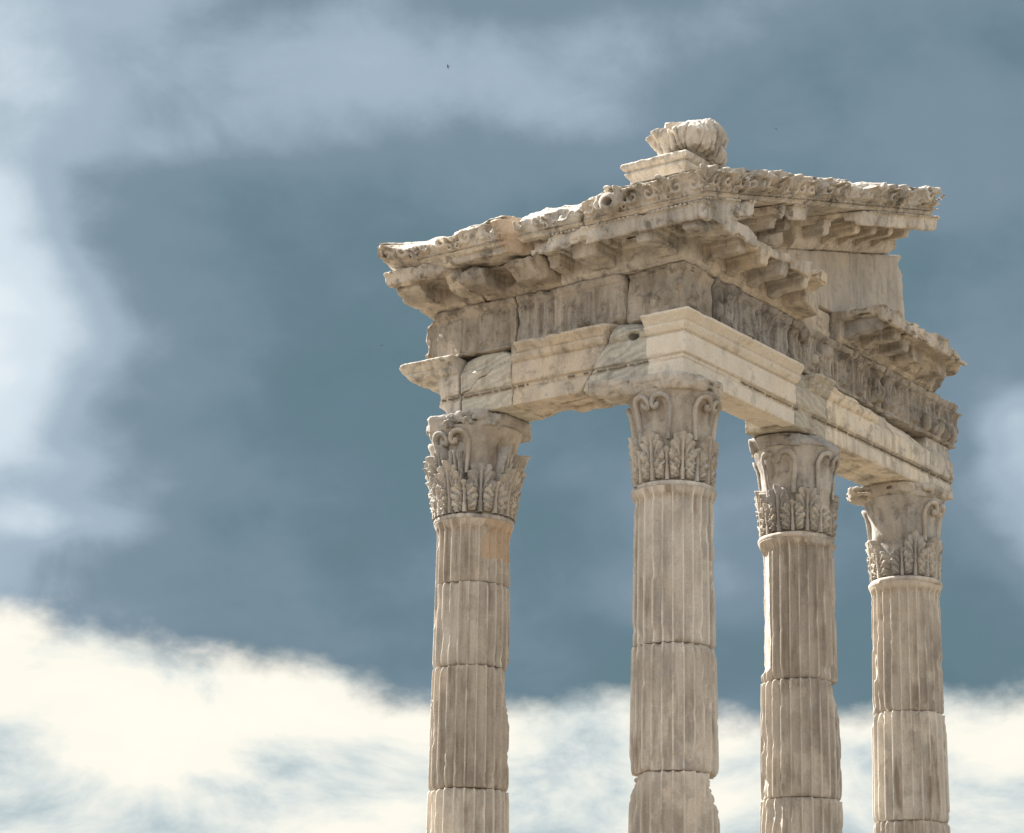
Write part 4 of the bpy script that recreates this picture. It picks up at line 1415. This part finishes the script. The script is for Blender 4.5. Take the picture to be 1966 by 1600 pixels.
# ================================================================== gutter (sima)
def sima_block(w, s0, s1, mat, label, seed, phase, amp=.045, raking=False, ops=None, wear=1.1, tops=None, noise=.008, name='gutter_block', fresh=None):
    dz0 = RK*(s0-.2+1.15)+.03 if raking else 0
    dz1 = RK*(s1+1.15)+.03 if raking else 0
    f = Field(*bounds(w, s0, s1, .22, 1.42, 12.0+(dz0 if raking else 0), 12.66+dz1), .0105)
    s, o = wing(f, w)
    z = rakez(f.x, f.z) if raking else f.z
    f.add(np.maximum(P_SIMA(o, z), rect1(s, s0+.004, s1-.004)))
    F0 = f.F.copy()
    if tops is not None:
        f.cut(-(z - np.interp(s, *tops).astype(np.float32) - (.075*np.abs(np.cos(np.pi*(s-phase)/.29))**.7*np.clip((o-1.05)/.1, 0, 1) - .03 if raking else 0) + .05 - .72*np.clip(1.34-o, 0, .45)), .035, 5.5, seed)
    if ops:
        ops(f, s, o, z)
    f.wear(wear, 2, noise, 4.0, 1.1, seed, .003)
    if raking:
        X, Z = np.meshgrid(f.ax[0], f.ax[2], indexing='ij')
        zq = rakez(X, Z)
        lob = np.abs(np.cos(np.pi*(X-phase)/.29))**.55*np.clip(.7+.5*np.sin(X*3.1+seed)+.3*np.sin(X*7.3), .1, 1.1)
        up_ = np.clip((zq-12.24)/.03, 0, 1)
        sc = np.abs(np.sin(np.pi*X/.085))*np.exp(-((zq-12.215)/.022)**2)
        rel = (.55*sima_relief(X, zq, phase, amp, seed) + amp*.75*lob*up_ + amp*.4*sc)[:, None, :]
    else:
        rel = sima_relief(f.ax[1][:, None], f.ax[2][None, :], phase, amp, seed)[None]
    whole = np.exp(-((f.F-F0)/.03)**2)
    f.F = np.maximum(f.F - (rel-.45*amp)*whole*((o > .95) & (z > 12.19) & (z < 12.49)), rect1(s, s0+.004, s1-.004))
    ob = stone(name, f, mat, label, 'stone block', G_SIM)
    if fresh is not None:
        me = ob.data
        me.materials.append(M_PINK)
        n_ = len(me.polygons)
        C = np.empty(n_*3, np.float32); me.polygons.foreach_get('center', C)
        N = np.empty(n_*3, np.float32); me.polygons.foreach_get('normal', N)
        C = C.reshape(-1, 3) + ORI[ob.name]
        d_ = (C - np.array(pt(w, *fresh[0])))@np.array(fresh[1])
        me.polygons.foreach_set('material_index', ((d_ > -.05) & (N.reshape(-1, 3)@np.array(fresh[1]) > .3)).astype(np.int32))
    return ob

def S1(f, s, o, z):
    f.add(np.maximum(np.maximum(rect1(s, 1.37, 3.30), rect1(o, .25, 1.10)), rect1(z, 12.06, 12.2)))
    f.plane(pt('L', 1.78, 1.2, 12.3), nrm('L', -.8, .6, -.1), .02, 4, 161)
    f.plane(pt('L', 3.0, 1.05, 12.10), nrm('L', .15, .6, -1), .03, 4, 162)
    f.bite(pt('L', 2.75, 1.36, 12.46), (.55, .12, .14), .04, 5, 163)
    f.bite(pt('L', 2.0, 1.38, 12.40), (.3, .12, .10), .04, 5, 164)
    f.plane(pt('L', 3.66, 1.3, 12.3), nrm('L', 1, 0, -.15), .02, 6, 165)
sima_block('L', 1.36, 3.70, M_OLD, 'tilted gutter fragment at the far left tip, its pointed end over the sky', 160, .33, .07, ops=S1, wear=1.5,
           tops=([1.4, 1.8, 2.3, 2.9, 3.3, 3.5, 3.66], [12.45, 12.45, 12.38, 12.32, 12.32, 12.40, 12.54]), noise=.016, fresh=((1.78, 1.2, 12.3), (-.6, -.8, -.1)))
def S2(f, s, o, z):
    f.cut(np.maximum(1.36-s, o-.92))
    f.cut(np.maximum(np.maximum(1.30-s, o-1.02), z-12.3))
    f.add(np.maximum(np.maximum(rect1(s, .57, 1.45), rect1(o, .25, .95)), rect1(z, 12.05, 12.2)))
    f.bite(pt('L', .9, 1.36, 12.42), (.3, .16, .14), .04, 5, 171)
    f.plane(pt('L', 1.52, 1.2, 12.3), nrm('L', 1, .3, .3), .04, 5, 172)
    f.plane(pt('L', 1.1, 1.25, 12.14), nrm('L', .2, .8, -1), .03, 5, 173)
sima_block('L', .56, 1.55, M_OLD, 'low gutter fragment with one scroll, between the tilted left fragment and the corner', 170, .72, .07, ops=S2, wear=1.5,
           tops=([.56, .8, 1.2, 1.6], [12.34, 12.31, 12.36, 12.33]), noise=.014)

def S_corner():
    f = Field((-1.44, -1.44, 12.10), (-.20, .56, 12.80), .0105)
    x, y, z = f.x, f.y, f.z
    zr = rakez(x, z)
    flank = np.broadcast_to(x < y, f.n)
    o = np.maximum(-x, -y)
    zz = np.where(flank, z, zr)
    d = P_SIMA(np.broadcast_to(o, f.n), zz)
    ends = np.where(flank, np.broadcast_to(y-.55, f.n), np.broadcast_to(x+.36, f.n))
    f.add(np.maximum(d, ends))
    F0 = f.F.copy()
    f.cut(-(zz - np.where(flank, np.interp(f.ax[1], [-1.4, -.9, -.3, .08, .12, .2, .3, .36, .56], [12.53, 12.52, 12.50, 12.50, 12.53, 12.50, 12.38, 12.44, 12.38]).astype(np.float32)[None, :, None], 12.50) + .04 - .45*np.clip(1.34-o, 0, .5)), .03, 6, 183)
    # lion-head spout, hollow mouth
    ly, lz = .10, 12.31
    q = np.sqrt(((x+1.26)/.13)**2 + ((y-ly)/.15)**2 + ((z-lz)/.15)**2)
    f.add((q-1)*.13)
    an = np.arctan2(z-lz, y-ly)
    q2 = np.hypot(y-ly, z-lz)
    f.add(np.maximum(np.maximum(np.abs(q2-.17)-.035-.012*np.cos(an*9), rect1(x, -1.33, -1.18)), -(z-lz)-.08))
    f.bite((-1.40, ly-.02, lz-.02), (.16, .062, .055), .004, 8, 184)
    f.bite((-1.36, ly-.20, lz+.02), (.08, .03, .10), .006, 8, 186)
    f.wear(.8, 2, .006, 4.5, 1.0, 185, .003)
    relf = sima_relief(f.ax[1][:, None], f.ax[2][None, :], .30, .07, 181)[None]
    X, Z = np.meshgrid(f.ax[0], f.ax[2], indexing='ij')
    relr = sima_relief(X, rakez(X, Z), -.92, .07, 182)[:, None, :]
    rel = np.where(flank, relf, relr)
    whole = np.exp(-((f.F-F0)/.03)**2)
    f.F = np.maximum(f.F - (rel-.03)*whole*((o > .95) & (zz > 12.19) & (zz < 12.49)), ends)
    stone('gutter_block', f, M_OLD, 'carved corner gutter block with scrolls, palmettes and a holed animal-head spout', 'stone block', G_SIM)
S_corner()
def S4(f, s, o, z):
    f.plane(pt('R', -.2, 1.30, 12.7), nrm('R', -.6, 1, .1), .02, 5, 191)
    f.bite(pt('R', 1.55, 1.4, 13.15), (.3, .14, .16), .04, 6, 192)
sima_block('R', -.345, 1.92, M_OLD, 'sloping gutter block right of the corner with a sharp upstanding tip at its left', 190, -.1, .13, raking=True, ops=S4, wear=1.5,
           tops=([-.4, -.05, .03, .12, .20, .8, 1.92], [12.44, 12.58, 12.66, 12.70, 12.50, 12.52, 12.44]), noise=.014)
def S5(f, s, o, z):
    for (ss, r) in ((4.42, .13), (4.75, .12)):
        rr_ = np.hypot(s-ss, (z-12.40))
        f.add(np.maximum(np.maximum(rr_ - r, rect1(o, 1.0, 1.36)), -.02 - .05*np.cos(rr_*75)*(o > 1.32)))
    f.plane(pt('R', 4.80, 1.2, 13.8), nrm('R', 1, .1, .55), .04, 5, 201)
    f.plane(pt('R', 4.96, 1.2, 13.7), nrm('R', 1, .0, -.1), .04, 5, 202)
    f.cut(4.985-s)
sima_block('R', 1.925, 5.05, M_OLD, 'highest sloping gutter block at the right end, lumpy weathered carving along its top', 200, .2, .13, raking=True, ops=S5, wear=1.5,
           tops=([1.9, 2.2, 2.6, 3.2, 3.6, 3.95, 4.2, 4.55, 5.0], [12.40, 12.46, 12.34, 12.52, 12.56, 12.44, 12.54, 12.42, 12.30]), noise=.014)

# ================================================================== crowning stone
def build_crown():
    a = .44
    cx, cy = -.35, -.23
    f = Field((cx-a-.06, cy-a-.06, 12.13), (cx+a+.06, cy+a+.06, 13.0), .011)
    P = Profile([(-1, 12.145), (a-.05, 12.145), (a-.05, 12.78), (a-.03, 12.785), (a-.03, 12.80), (a-.005, 12.82), (a+.005, 12.845), (a-.005, 12.865), (a-.03, 12.875), (a-.03, 12.885), (a+.02, 12.905), (a+.04, 12.925), (a+.045, 12.965), (a+.03, 12.985), (-1, 12.985)])
    f.add(P(np.maximum(np.abs(f.x-cx), np.abs(f.y-cy)), f.z))
    f.bite((cx+a, cy-a, 12.99), (.30, .26, .10), .03, 5, 211)
    f.wear(.6, 3, .004, 3, .35, 212)
    stone('pedestal_block', f, M_CREAM, 'moulded pedestal slab on the roof corner under the crowning fragment', 'stone block')
    # acanthus fragment
    gx, gy = -.38, -.47
    f = Field((gx-.58, gy-.58, 12.85), (gx+.58, gy+.58, 13.64), .0105)
    X, Y = f.x-gx, f.y-gy
    rgt = X*.587 - Y*.81            # towards the right of the viewer
    tow = -(X*.81 + Y*.587)         # towards the viewer
    an = np.arctan2(rgt, tow)
    rho = np.hypot(rgt, tow)
    rib = -.038*np.abs(np.cos(an*4.5+.6))**7 - .020*np.abs(np.cos(an*11+.3))**4
    h = f.z
    base = np.interp(f.ax[2], [12.9, 13.0, 13.06, 13.2, 13.34, 13.46, 13.60], [.33, .35, .385, .435, .48, .48, .42])[None, None, :].astype(np.float32)
    q = rho - base*(1+.04*np.cos(an-1.2)) - rib
    sm = np.clip((rgt+.16)/.22, 0, 1)
    top = 13.36 + .15*sm*sm*(3-2*sm) + .015*np.sin(rgt*14+1)
    d = smax(q, h-top, .10)
    d = np.maximum(d, 12.975-h)
    f.add(d)
    # broken stump at the upper left and the left prong
    st = np.maximum(np.maximum(rect1(rgt, -.30, -.06), rect1(tow, -.22, .16)), rect1(h, 13.2, 13.56+.2*(rgt+.2)))
    f.add(st)
    f.bite((gx-.05*.587-.16*.81, gy+.05*.81-.16*.587, 13.56), (.09, .09, .07), .02, 9, 226)
    f.plane((gx-.46*.587, gy+.46*.81, 13.3), (-.587, .81, .55), .02, 6, 221)
    for (rg, tw, hh, n) in ((.05, .40, 13.34, (.25, .75, .62)), (.22, .38, 13.40, (.55, .6, .58)), (-.14, .40, 13.30, (-.25, .7, .66)), (.34, .1, 13.46, (.75, .1, .65)), (.05, .2, 13.47, (-.1, .35, .93))):
        f.plane((gx+rg*.587-tw*.81, gy-rg*.81-tw*.587, hh), (n[0]*.587-n[1]*.81, -n[0]*.81-n[1]*.587, n[2]), .018, 6, 230+int(rg*50))
    for (r0, r1, tw0, tw1, rad) in ((-.27, -.50, .02, .0, .055), (-.25, -.43, .14, .18, .05), (-.25, -.44, -.12, -.16, .05)):
        tt = np.clip((h-13.0)/.33, 0, 1)
        cr, ct = r0+(r1-r0)*tt**1.5, tw0+(tw1-tw0)*tt
        f.add(np.maximum(np.maximum(np.hypot(rgt-cr, tow-ct)-rad*(1+.5*tt), h-13.34-.5*(rgt+.45)), 12.985-h))
    # undercut under the front, foot hanging at the right
    f.cut(np.maximum(np.maximum(h-13.03-.25*np.clip(tow-.15, 0, 1), .12-tow), np.abs(rgt)-.27), .015, 7, 224)
    f.add(np.maximum(np.sqrt(((rgt-.36)/.10)**2 + ((tow-.05)/.16)**2 + ((h-13.05)/.16)**2)-1, -1)*.10)
    f.wear(.35, 2, .008, 6, 1.0, 225, .006)
    for ak, wd, dp in ((-1.15, .016, .05), (-.86, .013, .04), (-.62, .018, .055), (-.33, .012, .035), (-.12, .014, .045), (.30, .013, .035), (.62, .017, .05), (.90, .014, .045), (1.16, .018, .055), (1.38, .013, .04)):
        f.F += dp*np.exp(-((an-ak-.10*np.sin(h*9+ak*5))*rho/wd)**2)*(rho > .22)*np.clip((13.40+.1*(rgt > .1)-h)/.05, 0, 1)
    stone('roof_ornament', f, M_WHITE, 'ribbed leaf-shaped broken ornament crowning the corner, highest stone of the ruin', 'ornament')
build_crown()

# ================================================================== birds
def build_bird(loc, span, roll, yaw, label):
    m = simple_mat('bird_feathers', (.03, .03, .035), .7)
    root = tag(link('bird', None, None, loc), label, 'bird', 'tiny birds in the sky')
    ORI[root.name] = np.array(loc)
    L = span*.42
    prof = [(0, -.5), (.07, -.42), (.13, -.2), (.15, .05), (.11, .3), (.05, .45), (0, .5)]
    V = []
    for r, t in prof:
        for k in range(8):
            a = k*math.pi/4
            V.append((t*L, r*L*math.cos(a), r*L*math.sin(a)*.9))
    i = np.arange(7*8).reshape(7, 8); j = np.roll(i, -1, 1)
    Q = np.stack([i[:-1].ravel(), j[:-1].ravel(), j[1:].ravel(), i[1:].ravel()], 1)
    b = link('body', newmesh('body', np.array(V), Q, m), root, (0, 0, 0))
    for sd in (1, -1):
        W_ = []
        for t, ch, zz, sw in ((0, .24, 0, 0), (.25, .22, .06, .03), (.6, .15, .10, -.05), (1.0, .02, .07, -.22)):
            for dz in (.012, -.012):
                W_ += [(L*(ch+sw), sd*t*span/2, span*zz+dz*L), (L*(-ch+sw), sd*t*span/2, span*zz+dz*L)]
        Qw = []
        for k in range(3):
            o = k*4
            Qw += [(o, o+4, o+5, o+1), (o+2, o+3, o+7, o+6), (o, o+2, o+6, o+4), (o+1, o+5, o+7, o+3)]
        link('wing', newmesh('wing', np.array(W_), np.array(Qw), m, False), root)
    tl = np.array([(-.42*L, .05*L, 0), (-.42*L, -.05*L, 0), (-.85*L, -.14*L, 0), (-.85*L, .14*L, 0), (-.42*L, .05*L, .02*L), (-.42*L, -.05*L, .02*L), (-.85*L, -.14*L, .015*L), (-.85*L, .14*L, .015*L)])
    link('tail', newmesh('tail', tl, np.array([(3, 2, 1, 0), (4, 5, 6, 7), (0, 1, 5, 4), (2, 3, 7, 6), (1, 2, 6, 5), (3, 0, 4, 7)]), m, False), root)
    root.rotation_euler = (roll, .2, yaw)
C_ = np.array([-25.8211, -16.2871, .978])
for d, D, span, roll, yaw, lab in (((.72429449, .55791284, .40513054), 190, .42, 1.0, 2.3, 'tiny dark bird high up in the pale cloud at the top'),
                                   ((.80111415, .45936467, .38366681), 230, .34, .5, .4, 'tiny bird right of the crowning ornament in grey sky'),
                                   ((.7404013, .59886323, .30523557), 200, .36, -.3, 1.2, 'tiny bird left of the broken architrave ledge')):
    build_bird(tuple(C_ + np.array(d)*D), span, roll, yaw, lab)
print('TRIS', sum(len(m.polygons)*2 for m in bpy.data.meshes))
